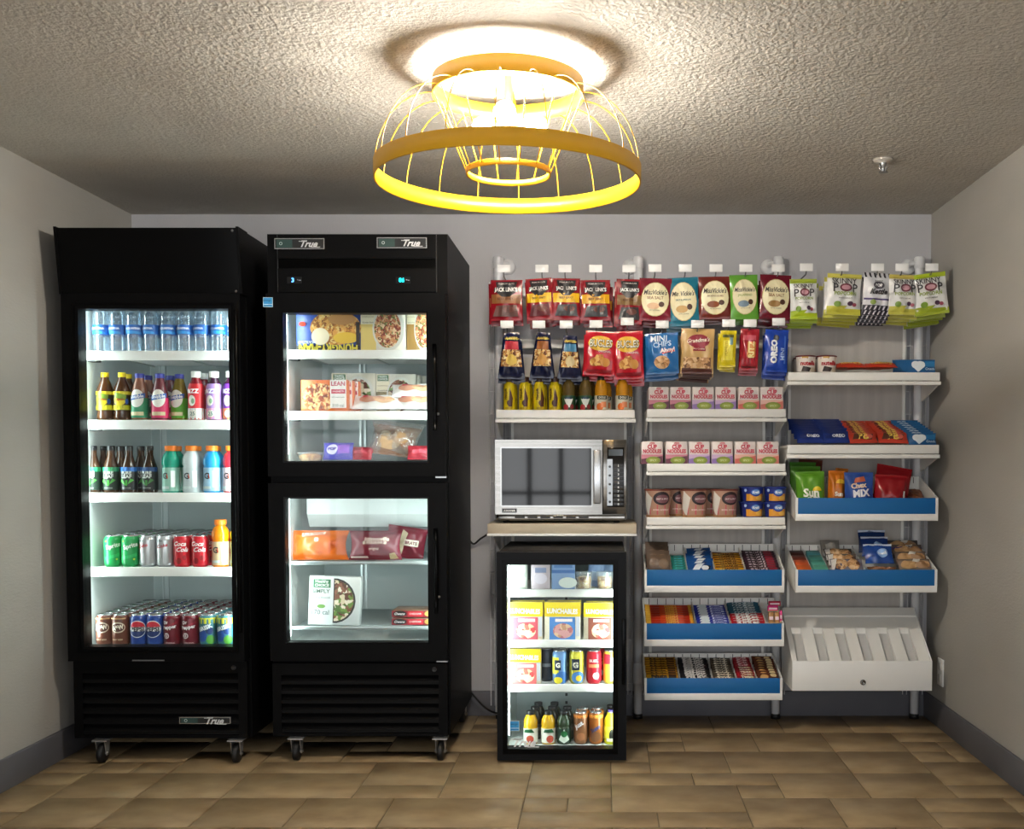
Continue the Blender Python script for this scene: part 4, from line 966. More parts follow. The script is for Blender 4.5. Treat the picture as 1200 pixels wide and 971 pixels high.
hcw = carton('white_bowl_box', w, .045, h, C('dfe6e6', .4), [('ell', .0, .5, .42, .46, '26282a'), ('rect', -.5, -.02, 0, 1, 'dfe6e6'), ('arc', .0, .5, .38, .42, FOOD_GREEN, -PI / 2, PI / 2), ('rect', -.42, -.08, .76, .93, '2f7a50'), ('txt', 'Healthy', -.25, .88, .26, 'f2f6f2', {'bold': .02}), ('txt', 'CHOICE', -.25, .81, .28, 'f2f6f2', {'bold': .03}), ('txt', 'SIMPLY', -.26, .69, .34, '4a6a5a'), ('txt', 'Beef & Broccoli', -.25, .56, .34, '6a7a7a'), ('ell', -.25, .38, .08, .04, '6a9a4a'), ('txt', '170 cal', -.26, .26, .34, '6a7a7a')])
place(hcw, (x, Yf + .02, zS), 'white bowl meal box standing on the lower wire shelf', 'box', None, (-.06, .03, 0))
x, w, h, z = box_at(None, 459, 506, 714, 722, Yf + .02)
flat = carton('flat_red_box', w, .13, h, C('7a5a48', .4), [('rect', -.5, .5, 0, .9, '8a1c28'), ('rect', -.1, .28, .1, .85, 'c02434'), ('ell', -.3, .5, .17, .42, '141414'), ('txt', 'Owens', -.3, .5, .26, 'f0f0f0', {'shear': .3, 'bold': .02}), ('txt', 'CHEDDAR', .09, .5, .3, 'f4e8e0'), ('ell', .42, .5, .1, .4, 'c8a050')])
for i in range(2): place(flat, (x, Yf + .02 + .003 * i, zS + i * (h + .004)), ('flat red sandwich box lying directly on the wire shelf', 'flat red sandwich box lying on top of another')[i], 'box', 'flat red boxes')

# ================================================================== goods: mini cooler
Ym = F3Y + .006
def lunch(w, h, top, pic, name='lunch_kit'):
    o = carton(name, w, .035, h, C('e6dcc8', .35), [('rect', -.5, .5, .80, 1, 'f0d818'), ('quad', [(-.5, .62), (.5, .62), (.5, .82), (-.5, .82)], 'f0d010'), ('txt', 'LUNCHABLES', 0, .76, .86, 'f4f0e8', {'bold': .05, 'stretch': 1.3, 'rot': -.03}), ('rect', -.36, .36, 0, .60, top), ('rect', -.2, .28, .48, .56, 'f4e8e8'), ('ell', .02, .24, .28, .20, pic), ('rect', .38, .48, .1, .6, 'c8ccd8')])
    return o
P1 = food('print_pizza', ['e07060', 'f0c8a0', 'd84a4a', 'f4dcb8'], 60); P2 = food('print_nachos', ['c89a7a', 'e0c0a0', 'b8707a', 'd8a0a0'], 60)
kits = []
for px0, px1, py0, py1, zi, top, pic, lb in ((595, 636, 705, 749, 1, 'd85a6a', P1, 'yellow and red lunch kit on the second shelf of the mini cooler'), (638, 680, 705, 749, 1, '4a86d0', P2, 'yellow and blue lunch kit between two red-brown ones'), (684, 722, 706, 749, 1, '8a4a3a', P1, 'yellow and brown lunch kit by the hinge side'), (595, 634, 760, 801, 2, 'e06a6a', P1, 'yellow and red lunch kit on the third shelf beside tall cans')):
    x, w, h, z = box_at(None, px0, px1, py0, py1, Ym)
    place(lunch(w, h, top, pic), (x, Ym, F3Z[zi] - .0025), lb, 'lunch kit', 'lunch kits in the mini cooler', (-.05, 0, 0))
    if zi == 1: place(lunch(w * .96, h, top, pic), (x + .006, Ym + .05, F3Z[zi] - .0025), lb.replace('lunch kit', 'lunch kit hidden behind another', 1), 'lunch kit', 'lunch kits in the mini cooler', (-.05, 0, 0))
zS = F3Z[0] - .0025
for px0, px1, py0, c, dd, lb in ((595, 618, 661, 'cdd2c8', [('rect', -.4, .4, .62, .9, 'e8e8e0'), ('rect', -.4, .4, .1, .45, 'd8dcc8')], 'pale green cheese pack on the top shelf of the mini cooler'), (622, 645, 661, 'd8c8d0', [('ell', 0, .4, .35, .2, 'e8dce8'), ('rect', -.3, .3, .62, .8, '8890b0')], 'pale pink snack pack beside the blue-wrapped one'), (646, 674, 661, '86a2cc', [('rect', -.5, .5, .6, .72, '4a72b0'), ('ell', .2, .25, .4, .2, 'e4ece4'), ('rect', -.4, .4, .8, .9, '5a80b8')], 'pale blue wrapped snack pack in the middle of its shelf')):
    x, w, h, z = box_at(None, px0, px1, py0, 690, Ym)
    place(carton('cheese_pack', w - .003, .04, .105, C(c, .3), dd), (x, Ym + .004, zS), lb, 'food pack', 'packs on the mini cooler top shelf')
for px, lb in ((684, 'clear cup of nuts and cheese beside the blue pack'), (709, 'clear cup of nuts and cheese by the hinge side')):
    c_ = MB().lathe([(0, .001), (.030, 0), (.033, .062)], 22).build('snack_cup', M_FILM, link=False, org=(0, 0, 0))
    MB().lathe([(0, .003), (.028, .003), (.030, .045), (0, .050)], 18).build('nut_filling', FOOD_NUT, c_, link=False)
    MB().lathe([(.033, .062), (.035, .064), (.033, .066), (0, .067)], 22).build('lid', M_FILM, c_, link=False)
    place(c_, (at(px, 690, Ym + .035).x, Ym + .035, zS), lb, 'cup')
bp2 = pillow('blue_snack_pouch', .07, .12, .02, C('7a90b8', .35), [('rect', -.3, .3, .2, .5, 'b0c0d8')])
for px, dy, lb in ((697, .10, 'grey-blue pouch leaning behind the clear snack cups'), (712, .12, 'grey-blue pouch standing in the corner behind a snack cup')): place(bp2, (at(px, 690, Ym + dy).x, Ym + dy, zS), lb, 'pouch', None, (-.1, .12, 0))
# tall cans, third shelf
ybl = can('energy_drink_can', C('6f9ad0', .28, .2), [('rect', -.6, -.05, .30, .8, 'e8e040'), ('rect', -.35, .1, .42, .72, '10243a'), ('ell', .2, .2, .5, .18, '3a74c0'), ('txt', 'G', -.1, .57, .3, 'f4f4e8', {'bold': .05}), ('ell', -.1, .12, .3, .1, 'e8d830')], r=.029, h=.130)
ygr = can('energy_drink_can', C('d8d048', .28, .2), [('rect', -.35, .2, .42, .75, '10243a'), ('txt', 'G', -.08, .58, .36, 'f0f0e0', {'bold': .05}), ('ell', .1, .2, .45, .18, '4a86c8'), ('ell', .15, .18, .2, .09, 'e8c830')], r=.029, h=.130)
rdc = can('energy_drink_can', C('d02436', .28, .2), [('rect', -.35, .35, .5, .6, 'e89060'), ('txt', 'BUBL', 0, .7, .6, 'f4e0d8', {'bold': .04}), ('ell', .15, .25, .22, .10, 'f0ece6')], r=.029, h=.130)
gry = can('energy_drink_can', C('3c4450', .28, .4), [('rect', -.3, .3, .45, .55, '8a98a8')], r=.029, h=.130)
ylp = can('energy_drink_can', C('e0c040', .28, .2), [('rect', 0, .5, .1, .8, 'e8e8f0'), ('rect', -.5, 0, .6, .9, 'a82030')], r=.029, h=.130)
for pr, px, dy, lb in ((gry, 641, .075, 'dark grey tall can behind the lunch kit'), (ybl, 656, .026, 'blue and yellow tall can beside the lunch kit'), (ygr, 676, .026, 'yellow tall can with a dark letter panel'), (rdc, 696, .026, 'red tall can on the third shelf of the mini cooler'), (ylp, 715.5, .026, 'yellow and white tall can by the hinge side'), (gry, 661, .09, 'dark grey tall can behind the blue and yellow one'), (rdc, 701, .09, 'red tall can standing behind the front red one')):
    place(pr, (at(px, 801, Ym + dy).x, Ym + dy, F3Z[2] - .0025), lb, 'can', 'tall cans in the mini cooler')
# bottom: juices
JU = [(0, .002), (.024, 0), (.0275, .006), (.028, .062), (.0255, .068), (.0275, .074), (.0265, .092), (.018, .110), (.015, .114), (.015, .122)]
def juice(name, liq, lab, dd, capc='141416'): return bottle(name, JU, C(liq, .12), (.0165, .113, .128), C(capc, .35), (.006, .062), C(lab, .4), dd)
oj = juice('juice_bottle', 'd8a820', 'e8e6da', [('quad', [(-.4, .38), (.4, .38), (.2, .5), (-.3, .48)], '1c5a34'), ('ell', .08, .18, .26, .12, 'c8503a'), ('txt', 'Tropicana', 0, .40, .6, '1c5a34', {'bold': .02})])
gj = juice('juice_bottle', '3a4a38', '1c3a2a', [('quad', [(-.4, .15), (0, .05), (.4, .15), (0, .5)], 'dce8dc'), ('ell', 0, .34, .22, .1, '2a7a44')])
rt_ = can('root_beer_can', C('8a5a3a', .28, .2), [('rect', -.75, .75, .82, .92, 'e88a3a'), ('txt', 'Just', -.05, .6, .7, 'e8e0e4', {'rot': .6, 'bold': .04}), ('ell', .1, .25, .3, .12, 'a86a44')], r=.0275, h=.125)
rt2 = can('root_beer_can', C('a05a20', .28, .2), [('rect', -.75, .75, .82, .92, 'f0a040'), ('txt', 'Sunn', 0, .5, .75, '2a3a70', {'rot': .6, 'bold': .05}), ('ell', .0, .25, .4, .16, '7a4a28')], r=.0275, h=.125)
yb_ = bottle('lemon_drink_bottle', JU, C('d8d820', .2), (.0125, .113, .130), C('5a4a9a'), (.02, .07), C('e6e038', .4), [('ell', .1, .3, .2, .2, '2a2a20'), ('rect', -.3, .3, .1, .2, 'f0f0d8')])
dk = juice('juice_bottle', '3a3a34', '50504a', [('rect', -.5, .5, .3, .4, '7a7a74')])
zS = KZ0 + .0005; Yj = Ym - .004 + .028
for pr, px, dy, lb in ((oj, 622, 0, 'orange juice bottle beside the blue sticker on the glass'), (oj, 642.5, 0, 'orange juice bottle beside the dark green bottle'), (gj, 661, 0, 'dark green juice bottle on the mini cooler floor'), (rt_, 680.5, 0, 'bronze soda can beside the dark green bottle'), (rt2, 698.5, 0, 'orange-bronze soda can beside the yellow bottle'), (yb_, 716, 0, 'yellow lemon drink bottle on the mini cooler floor'),
                       (dk, 627, .075, 'dark bottle behind the orange juice by the sticker'), (dk, 647, .075, 'dark bottle behind the second orange juice'), (dk, 665, .075, 'dark bottle behind the green juice'), (rt_, 683, .07, 'bronze soda can in the second row behind another'), (rt2, 700, .07, 'orange-bronze soda can in the second row'), (dk, 631, .15, 'dark bottle in the last row behind the juices'), (dk, 650, .15, 'dark bottle in the last row, next to another'), (dk, 716, .1, 'dark bottle behind the yellow lemon drink')):
    place(pr, (at(px, 872, Yj + dy).x, Yj + dy, zS), lb, 'can' if 'can' in lb.split() else 'bottle', 'drinks on the mini cooler floor', (0, 0, random.uniform(-.2, .2)))

# ================================================================== goods: hooks and hanging bags
HY = -.372
def hook(px, tpy, hpy, label):
    t = at(px, tpy, HY); z = zat(hpy, HY + .02)
    o = empty('peg_hook', (t.x, HY, z), label, 'hook', 'price-tag hooks on the rack')
    MB().tube([(t.x, -.072, z), (t.x, HY + .012, z), (t.x, HY + .004, z + .008), (t.x, HY + .004, t.z)], .0024, 6).build('hook_wire', C('6c6e70', .35, .6), o)
    MB().rbox(t.x - .0265, t.x + .0265, HY - .001, HY + .001, t.z - .0155, t.z + .0155, .0009, seg=1).build('price_tag', C('f2f2f0', .4), o)
    MB().rbox(t.x - .020, t.x + .020, -.078, -.072, z - .014, z + .014, .002, seg=1).build('hook_plate', C('d4d5d6'), o)
    return z
def hang(px0, px1, py0, py1, tagpx, tpy, hpy, desc, where, maker, n=3, cat='chip bag', tilt=0.0, spread=.03, drop=0.007, group=None, T=.03):
    """bags on one hook; the front one spans the pixels given"""
    Yf_ = HY + .03
    z = hook(tagpx, tpy, hpy, 'wire hook with blank white tag holding ' + where)
    a = at(px0, py1, Yf_); b = at(px1, py0, Yf_); w = b.x - a.x; h = b.z - a.z
    pr = maker(w, h)
    for i in range(n):
        r = random.Random(sum(map(ord, desc)) + i)
        lb = desc if i == 0 else '%s bag back on the hook of %s' % (ORDN[i], where)
        j = 0 if i == 0 else 1
        place(pr, ((a.x + b.x) / 2 + j * r.uniform(-.008, .008), Yf_ + spread * i, a.z - j * (drop * i + r.uniform(0, .006))), lb, cat, group or ('bags of ' + desc[:40]), (0, tilt + j * r.uniform(-.05, .05), r.uniform(-.16, .16)))
def jerky(band, win):
    def mk(w, h):
        return pillow('jerky_pouch', w, h, .022, C('86141f', .2), [('rect', -.47, .47, .42, .64, band), ('quad', [(-.30, .78), (.30, .78), (.34, .95), (-.34, .95)], '161216'), ('quad', [(-.12, .58), (.12, .58), (.36, .72), (-.36, .72)], '141014'), ('rect', -.38, .38, .70, .80, '141014'), ('txt', "JACK LINK'S", 0, .745, .72, 'f2eee8', {'bold': .03, 'stretch': 1.3}), ('txt', 'PREMIUM CUTS', 0, .90, .5, 'd8d0c8'), ('txt', 'BEEF JERKY', 0, .52, .5, '5a2a10', {'bold': .02}), ('quad', [(-.40, .10), (.40, .10), (.36, .38), (-.30, .36)], win), ('ell', .1, .27, .2, .07, '6a4038')], crimp=.05, pinch=.02, wr=.0024, seed=int(w * 9999) % 17)
    return mk
R1 = (314.5, 325)
for px0, px1, py0, py1, tg, band, win, n, tilt, d, wr_ in (
        (574, 612, 328, 376, 590.5, '8a5a30', '5a3a34', 3, .02, 'dark red jerky pouch with tan band on the end hook', 'the end jerky pouches'),
        (618, 649, 326, 375, 635, 'e8b818', '5a1c24', 4, -.05, 'dark red jerky pouch with yellow band, tilted, beside the tan-banded one', 'tilted yellow-banded jerky pouches'),
        (647, 680, 326, 375, 662, 'e6b41c', '3c3c40', 3, .0, 'dark red jerky pouch with yellow band between two yellow-banded ones', 'middle yellow-banded jerky pouches'),
        (681, 716, 328, 376, 698, 'e2a818', '3c3c40', 3, -.02, 'dark red jerky pouch with amber band next to a gap', 'amber-banded jerky pouches'),
        (721, 752, 327, 380, 737, '7a5a2e', '2c2a2c', 4, .03, 'narrow dark red jerky pouch with olive band beside cream-oval chips', 'olive-banded jerky pouches')):
    hang(px0, px1, py0, py1, tg, 314.5, 325, d, wr_, jerky(band, win), n, 'jerky pouch', tilt, .026)
def vickie(col, sub, subc, pic):
    def mk(w, h):
        return pillow('chip_bag', w, h, .032, C(col, .2), [('ell', 0, .50, .445, .40, 'c8b87a'), ('ell', 0, .50, .43, .385, 'ece2b8'), ('txt', "MissVickie's", 0, .66, .74, '2a2420', {'shear': .25, 'bold': .02, 'stretch': 1.35}), ('txt', sub, 0, .53, .52, subc, {'bold': .02}), ('ell', -.06, .34, .20, .075, pic), ('ell', .20, .38, .09, .06, '4a2a18'), ('txt', 'KETTLE COOKED', 0, .24, .34, '7a6a4a')], crimp=.06, pinch=.03, wr=.0016, seed=int(w * 9999) % 13)
    return mk
for px0, px1, py0, py1, tg, col, sub, subc, pic, n, tilt, d, wr_ in (
        (748, 786, 326, 376, 767.5, '7a1c2c', 'SEA SALT', '8a5a2a', 'dcb48c', 3, .03, 'maroon kettle chip bag with cream oval beside the narrow jerky', 'maroon kettle chips beside the jerky'),
        (784, 820, 325, 382, 803, '1c6c84', 'SALT & VINEGAR', '3a6a70', 'c8a060', 4, -.04, 'teal kettle chip bag with cream oval', 'teal kettle chips'),
        (819, 857, 324, 374, 839, '6c2820', 'SMOKEHOUSE BBQ', '7a4a20', '8a4a2a', 3, -.02, 'brown-red kettle chip bag with cream oval and small bowl picture', 'brown-red kettle chips'),
        (856, 890, 322, 374, 874, '62a038', 'JALAPENO', '8a9a3a', '7a90a0', 3, -.04, 'green kettle chip bag with cream oval', 'green kettle chips'),
        (889, 927, 322, 374, 912, '681424', 'SEA SALT', '8a5a2a', 'a07a44', 4, .02, 'maroon kettle chip bag with cream oval beside white popcorn', 'maroon kettle chips beside the popcorn')):
    hang(px0, px1, py0, py1, tg, 314, 323, d, wr_, vickie(col, sub, subc, pic), n, 'chip bag', tilt, .037)
def skinny(top, bot):
    def mk(w, h):
        return pillow('popcorn_bag', w, h, .036, C('e2e2e0', .2), [('rect', -.5, .5, .89, 1, top), ('rect', -.5, .5, 0, .15, bot), ('quad', [(-.5, .15), (0, .15), (.1, .22), (-.5, .2)], bot), ('txt', 'SKINNY', -.02, .82, .72, '2c2a2c', {'bold': .01, 'stretch': 1.1}), ('txt', 'P', -.28, .65, .18, '2c2a2c', {'bold': .01, 'hmax': .034}), ('txt', 'P', .30, .65, .18, '2c2a2c', {'bold': .01, 'hmax': .034}), ('ell', .02, .66, .18, .10, '6a2a3a'), ('ell', .02, .66, .13, .06, 'c0909a'), ('txt', 'POPCORN', 0, .51, .66, '8aa030', {'bold': .02}), ('txt', 'WHITE CHEDDAR', 0, .40, .4, '3a3a30'), ('ell', -.22, .25, .10, .07, '7a9a3a'), ('ell', .16, .27, .08, .055, '4a3048'), ('ell', .28, .24, .06, .045, '9a4a5a')], crimp=.07, pinch=.03, wr=.0036, seed=int(w * 9999) % 11)
    return mk
def kettle(w, h):
    D = [('rect', -.5, .5, 0, .24, '2a2430'), ('rect', -.48, .48, .36, .40, '4a3a70')]
    for i in range(6): D.append(('quad', [(-.46 + i * .17, .89), (-.39 + i * .17, .89), (-.43 + i * .17, 1), (-.5 + i * .17, 1)], '26222a'))
    for i in range(12): D.append(('quad', [(-.45 + (i % 6) * .16, .02 + (i // 6) * .11), (-.40 + (i % 6) * .16, .02 + (i // 6) * .11), (-.34 + (i % 6) * .16, .11 + (i // 6) * .11), (-.40 + (i % 6) * .16, .11 + (i // 6) * .11)], 'd8d4dc'))
    D += [('ell', 0, .70, .2, .09, '4a4650'), ('txt', 'SKINNY', 0, .80, .3, '2c2a2c'), ('txt', 'POP', 0, .70, .25, 'e8e8e8', {'bold': .03}), ('txt', 'Kettle', 0, .55, .62, '1c1a1e', {'shear': .3, 'bold': .04}), ('ell', -.18, .30, .10, .06, '8aa040')]
    return pillow('popcorn_bag', w, h, .034, C('dcdce0', .3), D, crimp=.07, pinch=.03, wr=.003, seed=4)
for px0, px1, py0, py1, tg, mk, n, tilt, d, wr_ in (
        (926, 958, 327, 374, 945, skinny('9aaa2c', 'a8c020'), 4, -.02, 'white popcorn bag with green edges beside the maroon chips', 'green-edged popcorn beside the chips'),
        (967, 1009, 321, 369, 987, skinny('cfc85a', 'c8c444'), 5, .03, 'white popcorn bag with wide yellow edge, second popcorn hook', 'yellow-edged popcorn by the striped bag'),
        (1009, 1043, 320, 370, 1028.5, kettle, 4, .05, 'white kettle corn bag with black stripes', 'striped kettle corn'),
        (1040, 1076, 322, 369, 1057, skinny('c8b85a', 'c4c050'), 4, .02, 'white popcorn bag with yellow edge between stripes and green', 'yellow-edged popcorn by the green one'),
        (1072, 1113, 320, 369, 1092, skinny('a8bc1e', '98a824'), 5, -.12, 'tilted white popcorn bag with bright green edge near the beige wall', 'tilted green-edged popcorn')):
    hang(px0, px1, py0, py1, tg, 313, 322, d, wr_, mk, n, 'popcorn bag', tilt, .041, .007)
# second row
def nuts(mid, c2):
    def mk(w, h):
        return pillow('nut_bag', w, h, .032, C('131a3a', .2), [('rect', -.44, .44, .26, .62, FOOD_NUT), ('rect', -.42, .42, .84, .87, 'b89a40'), ('rect', -.36, .36, .62, .80, mid), ('ell', .0, .40, .24, .12, c2), ('txt', 'PLANTERS', 0, .86, .7, 'e0c868', {'bold': .03})], crimp=.05, pinch=.0, top=.55, wr=.003, seed=6)
    return mk
for px0, px1, py0, py1, tg, mid, c2, tilt, d, wr_ in (
        (583, 615, 389, 444, 594, 'c02838', 'e8c860', .02, 'navy nut bag with red panel, narrow at the top', 'red-panelled nut bags'),
        (621, 649, 389, 443, 631.5, '9a5a2a', 'd8a050', .04, 'navy nut bag with brown picture, turned sideways', 'brown-pictured nut bags'),
        (653, 681, 393, 444, 663.5, '3f7fa8', 'e0d0a0', .03, 'navy nut bag with light blue panel', 'blue-panelled nut bags')):
    hang(px0, px1, py0, py1, tg, 380, 388, d, wr_, nuts(mid, c2), 3, 'nut bag', tilt, .034)
def bugles(w, h):
    return pillow('corn_snack_bag', w, h, .036, C('c41a2c', .2), [('ell', .0, .72, .40, .17, 'e8b83c'), ('txt', 'BUGLES', .02, .72, .74, '14161c', {'bold': .06, 'stretch': 1.5}), ('txt', 'BUGLES', .015, .725, .73, 'f4ecd8', {'bold': .015, 'stretch': 1.5}), ('txt', 'ORIGINAL', .16, .54, .4, 'f4d8d0'), ('quad', [(-.3, .22), (.3, .22), (.1, .48), (-.1, .46)], FOOD_CHIP), ('ell', -.15, .30, .16, .10, FOOD_CHIP), ('ell', .2, .30, .15, .10, 'd8984a'), ('rect', -.4, .4, .06, .13, '8e1020')], crimp=.05, pinch=.04, wr=.003, seed=2)
hang(683, 720, 388, 440, 698.5, 379.5, 387, 'red corn snack bag with yellow oval beside the nut bags', 'red corn snacks beside the nuts', bugles, 3, 'snack bag', .07, .04)
hang(719, 755, 388, 444, 735, 376.5, 386, 'red corn snack bag with yellow oval beside the blue cookie bag', 'red corn snacks beside blue cookies', bugles, 4, 'snack bag', -.03, .04)
def ahoy(w, h):
    return pillow('cookie_bag', w, h, .032, C('2268a8', .2), [('ell', 0, .28, .24, .16, FOOD_COOKIE), ('txt', 'MINI', -.08, .86, .5, 'd8e8f4', {'bold': .02}), ('txt', 'CHIPS', .02, .72, .56, 'b8d4ec', {'bold': .03, 'rot': .1}), ('txt', 'Ahoy!', .18, .56, .46, 'f0e4e0', {'bold': .05, 'rot': .1}), ('quad', [(.02, .48), (.4, .54), (.4, .57), (.02, .51)], 'd03030')], crimp=.05, pinch=.03, wr=.003, seed=12)
def grandma(w, h):
    return pillow('cookie_bag', w, h, .034, C('caa56a', .3), [('ell', .03, .72, .34, .15, '8e1c30'), ('quad', [(-.14, .5), (.26, .5), (.22, .64), (-.1, .64)], '8e1c30'), ('txt', "Grandma's", .02, .74, .70, 'f4e4d0', {'shear': .3, 'bold': .02, 'rot': .1}), ('txt', 'Mini Cookies', .05, .55, .34, 'f4e4d0'), ('rect', -.42, .42, .12, .36, FOOD_COOKIE), ('rect', -.46, .46, .0, .12, '4a2018')], crimp=.05, pinch=.03, wr=.003, seed=14)
def small(col, dd, nm):
    def mk(w, h): return pillow(nm, w, h, .03, C(col, .27), dd, crimp=.06, pinch=.03, wr=.002, seed=16)
    return mk
hang(757, 796, 390, 438, 776, 380, 388, 'blue mini cookie bag with cookie picture', 'blue mini cookies', ahoy, 4, 'cookie bag', -.03, .038)
hang(797, 836, 385, 438, 817.5, 379.5, 388, 'tan cookie bag with maroon emblem', 'tan cookie bags', grandma, 4, 'cookie bag', .03, .039)
hang(843, 862, 387, 430, 854, 378.5, 386, 'small yellow snack pack on its own hook', 'small yellow snack packs', small('d8c41c', [('rect', -.3, .3, .18, .72, 'e8d848'), ('txt', 'PEANUTS', -.1, .5, .9, 'b89a10', {'rot': PI / 2, 'hmax': .3}), ('rect', .1, .3, .6, .8, '7aa0a0'), ('rect', -.35, .35, .8, .88, '5a5a20')], 'peanut_pack'), 3, 'snack pack', .03, .03)
hang(866, 888, 385, 434, 879, 378.5, 386, 'narrow red cracker pack beside the yellow pack', 'narrow red cracker packs', small('9c1828', [('rect', -.1, .35, .32, .68, 'd88a3a'), ('txt', 'RITZ', .12, .5, .9, 'f4e4a0', {'rot': PI / 2, 'bold': .04, 'hmax': .3}), ('rect', -.35, .35, .72, .84, 'c85060'), ('rect', -.4, .4, .06, .1, '5a0c14')], 'cracker_pack'), 3, 'snack pack', .04, .03)
hang(895, 923, 386, 436, 912.5, 377, 386, 'bright blue sandwich cookie pack with white upright lettering', 'bright blue cookie packs', small('1440a8', [('txt', 'OREO', -.14, .48, 1.0, 'f2f4f8', {'rot': PI / 2, 'bold': .06, 'hmax': .3}), ('ell', -.05, .80, .12, .07, '10141c'), ('txt', 'MINI', .24, .42, .5, 'a8c0e8', {'rot': PI / 2, 'hmax': .1}), ('rect', .3, .38, .2, .85, '3a68c8')], 'sandwich_cookie_pack'), 4, 'snack pack', .03, .03)

# ================================================================== goods: shelves
# chocolate and juice bottles above the microwave
zS = zat(480, SHY) - .0015
NQ = [(0, .002), (.020, 0), (.0245, .006), (.025, .05), (.0235, .075), (.0245, .09), (.0215, .108), (.0165, .116), (.0165, .125)]
nq = bottle('chocolate_milk_bottle', NQ, C('ddc418', .3), (.0180, .118, .140), C('3a2014', .4), None, None, [('quad', [(.0, .12), (.32, .12), (.4, .4), (.12, .75)], '4a2414'), ('ell', .1, .25, .22, .10, '4a2414'), ('txt', 'Nesquik', -.2, .55, .95, '3a2418', {'rot': PI / 2, 'bold': .04, 'hmax': .016}), ('rect', -.3, .3, .05, .1, 'b09010')])
for i, px in enumerate((597, 615, 632, 650)):
    place(nq, (at(px, 480, SHY + .045).x, SHY + .045, zS), 'yellow chocolate milk bottle, %s from the rack end' % ORDN[i], 'bottle', 'bottles above the microwave', (0, 0, random.uniform(-.3, .3)))
    place(nq, (at(px + 3, 480, SHY + .11).x, SHY + .11, zS), 'yellow chocolate milk bottle behind the front row, %s from the rack end' % ORDN[i], 'bottle', 'chocolate milk behind the front row')
JB = [(0, .002), (.024, 0), (.0275, .005), (.028, .062), (.0265, .07), (.0275, .085), (.025, .105), (.0185, .122), (.0165, .128)]
def dole(liq, lab, dd): return bottle('juice_bottle', JB, C(liq, .12), (.0178, .126, .142), C('222018', .4), (.004, .062), C(lab, .4), dd)
ap = dole('5a4a24', '1f4a2c', [('quad', [(-.35, .38), (.35, .38), (.1, .1), (-.05, .1)], 'e6ece4'), ('ell', -.2, .1, .2, .1, 'a82028'), ('txt', 'DOLE', .0, .40, .5, '1c3a6a', {'bold': .04}), ('ell', .25, .12, .15, .08, '7a2020')])
org = dole('c88a1c', 'd8d4c0', [('ell', -.1, .12, .26, .12, 'e0701c'), ('rect', .0, .4, .1, .28, 'e89060'), ('rect', -.3, .45, .36, .48, '1c2a1c'), ('txt', 'DOLE', .08, .42, .5, 'f0f0e0', {'bold': .04})])
for i, (pr, px, lb) in enumerate(((ap, 666.5, 'dark apple juice bottle beside the yellow milk bottles'), (ap, 686, 'dark apple juice bottle beside the orange juice'), (org, 704.5, 'orange juice bottle beside the dark apple juice'), (org, 729, 'orange juice bottle at the post end of its shelf'))):
    place(pr, (at(px, 480, SHY + .045).x, SHY + .045, zS), lb, 'bottle', 'bottles above the microwave')
    place(pr, (at(px + 5, 480, SHY + .12).x, SHY + .12, zS), lb.replace('juice bottle', 'juice bottle hidden behind the one', 1), 'bottle', 'juice behind the front row')
# boxed noodle cups
def noodle(w, h, base, side, pale):
    return carton('boxed_noodle_cup', w, .07, h, C('e6dcd8', .4), [('rect', -.5, .5, 0, .36, base), ('quad', [(-.5, .22), (.5, .36), (.5, .42), (-.5, .42)], pale), ('ell', .05, .16, .34, .17, '7a8a1e'), ('ell', .05, .17, .24, .10, '93a028'), ('ell', 0, .92, .13, .05, 'c8384a'), ('txt', 'CUP', 0, .76, .44, 'c83a50', {'bold': .05, 'stretch': 1.25}), ('txt', 'NOODLES', 0, .565, .84, 'c83a50', {'bold': .05, 'stretch': 1.3}), ('txt', 'NISSIN', 0, .92, .2, 'f4ece8'), ('txt', 'SPICY', .05, .16, .3, 'd8e0a0')], r=.004)
ncol = [('5e1c34', 'c87a8a', 'maroon'), ('5e1c34', 'c87a8a', 'maroon'), ('8a6aa8', 'c8a8c8', 'purple'), ('8a6aa8', 'c8a8c8', 'purple'), ('c85a48', 'e0a898', 'coral'), ('d0705a', 'e8b8a8', 'coral')]
for r, (py0, py1, spans, nm) in enumerate(((453, 480, ((760, 784), (785, 810), (811, 837), (838, 863), (865, 890), (891, 918)), 'upper'), (517, 543.5, ((751.5, 777), (780, 806), (807, 832), (834, 859), (861, 886), (887, 913)), 'lower'))):
    zb_ = zat(MIDZ[r][0], SHY) - .0015
    for i, (p0, p1) in enumerate(spans):
        b_, pl, cn = ncol[i]
        x, w, h, z = box_at(None, p0, p1, py0, py1, SHY + .014)
        hh = zat(py0, SHY + .014) - zb_
        pr = noodle(w - .001, hh, b_, None, pl)
        for k in range(3):
            lb = 'boxed noodle cup with %s base, %s of its colour on the %s noodle shelf' % (cn, ORDN[i % 2], nm)
            if k: lb = 'boxed noodle cup in the %s row, %s column, on the %s noodle shelf' % (ORDN[k], ORDN[i], nm)
            place(pr, (x, SHY + .014 + .073 * k, zb_), lb, 'noodle cup', 'noodle cups on the %s noodle shelf' % nm)
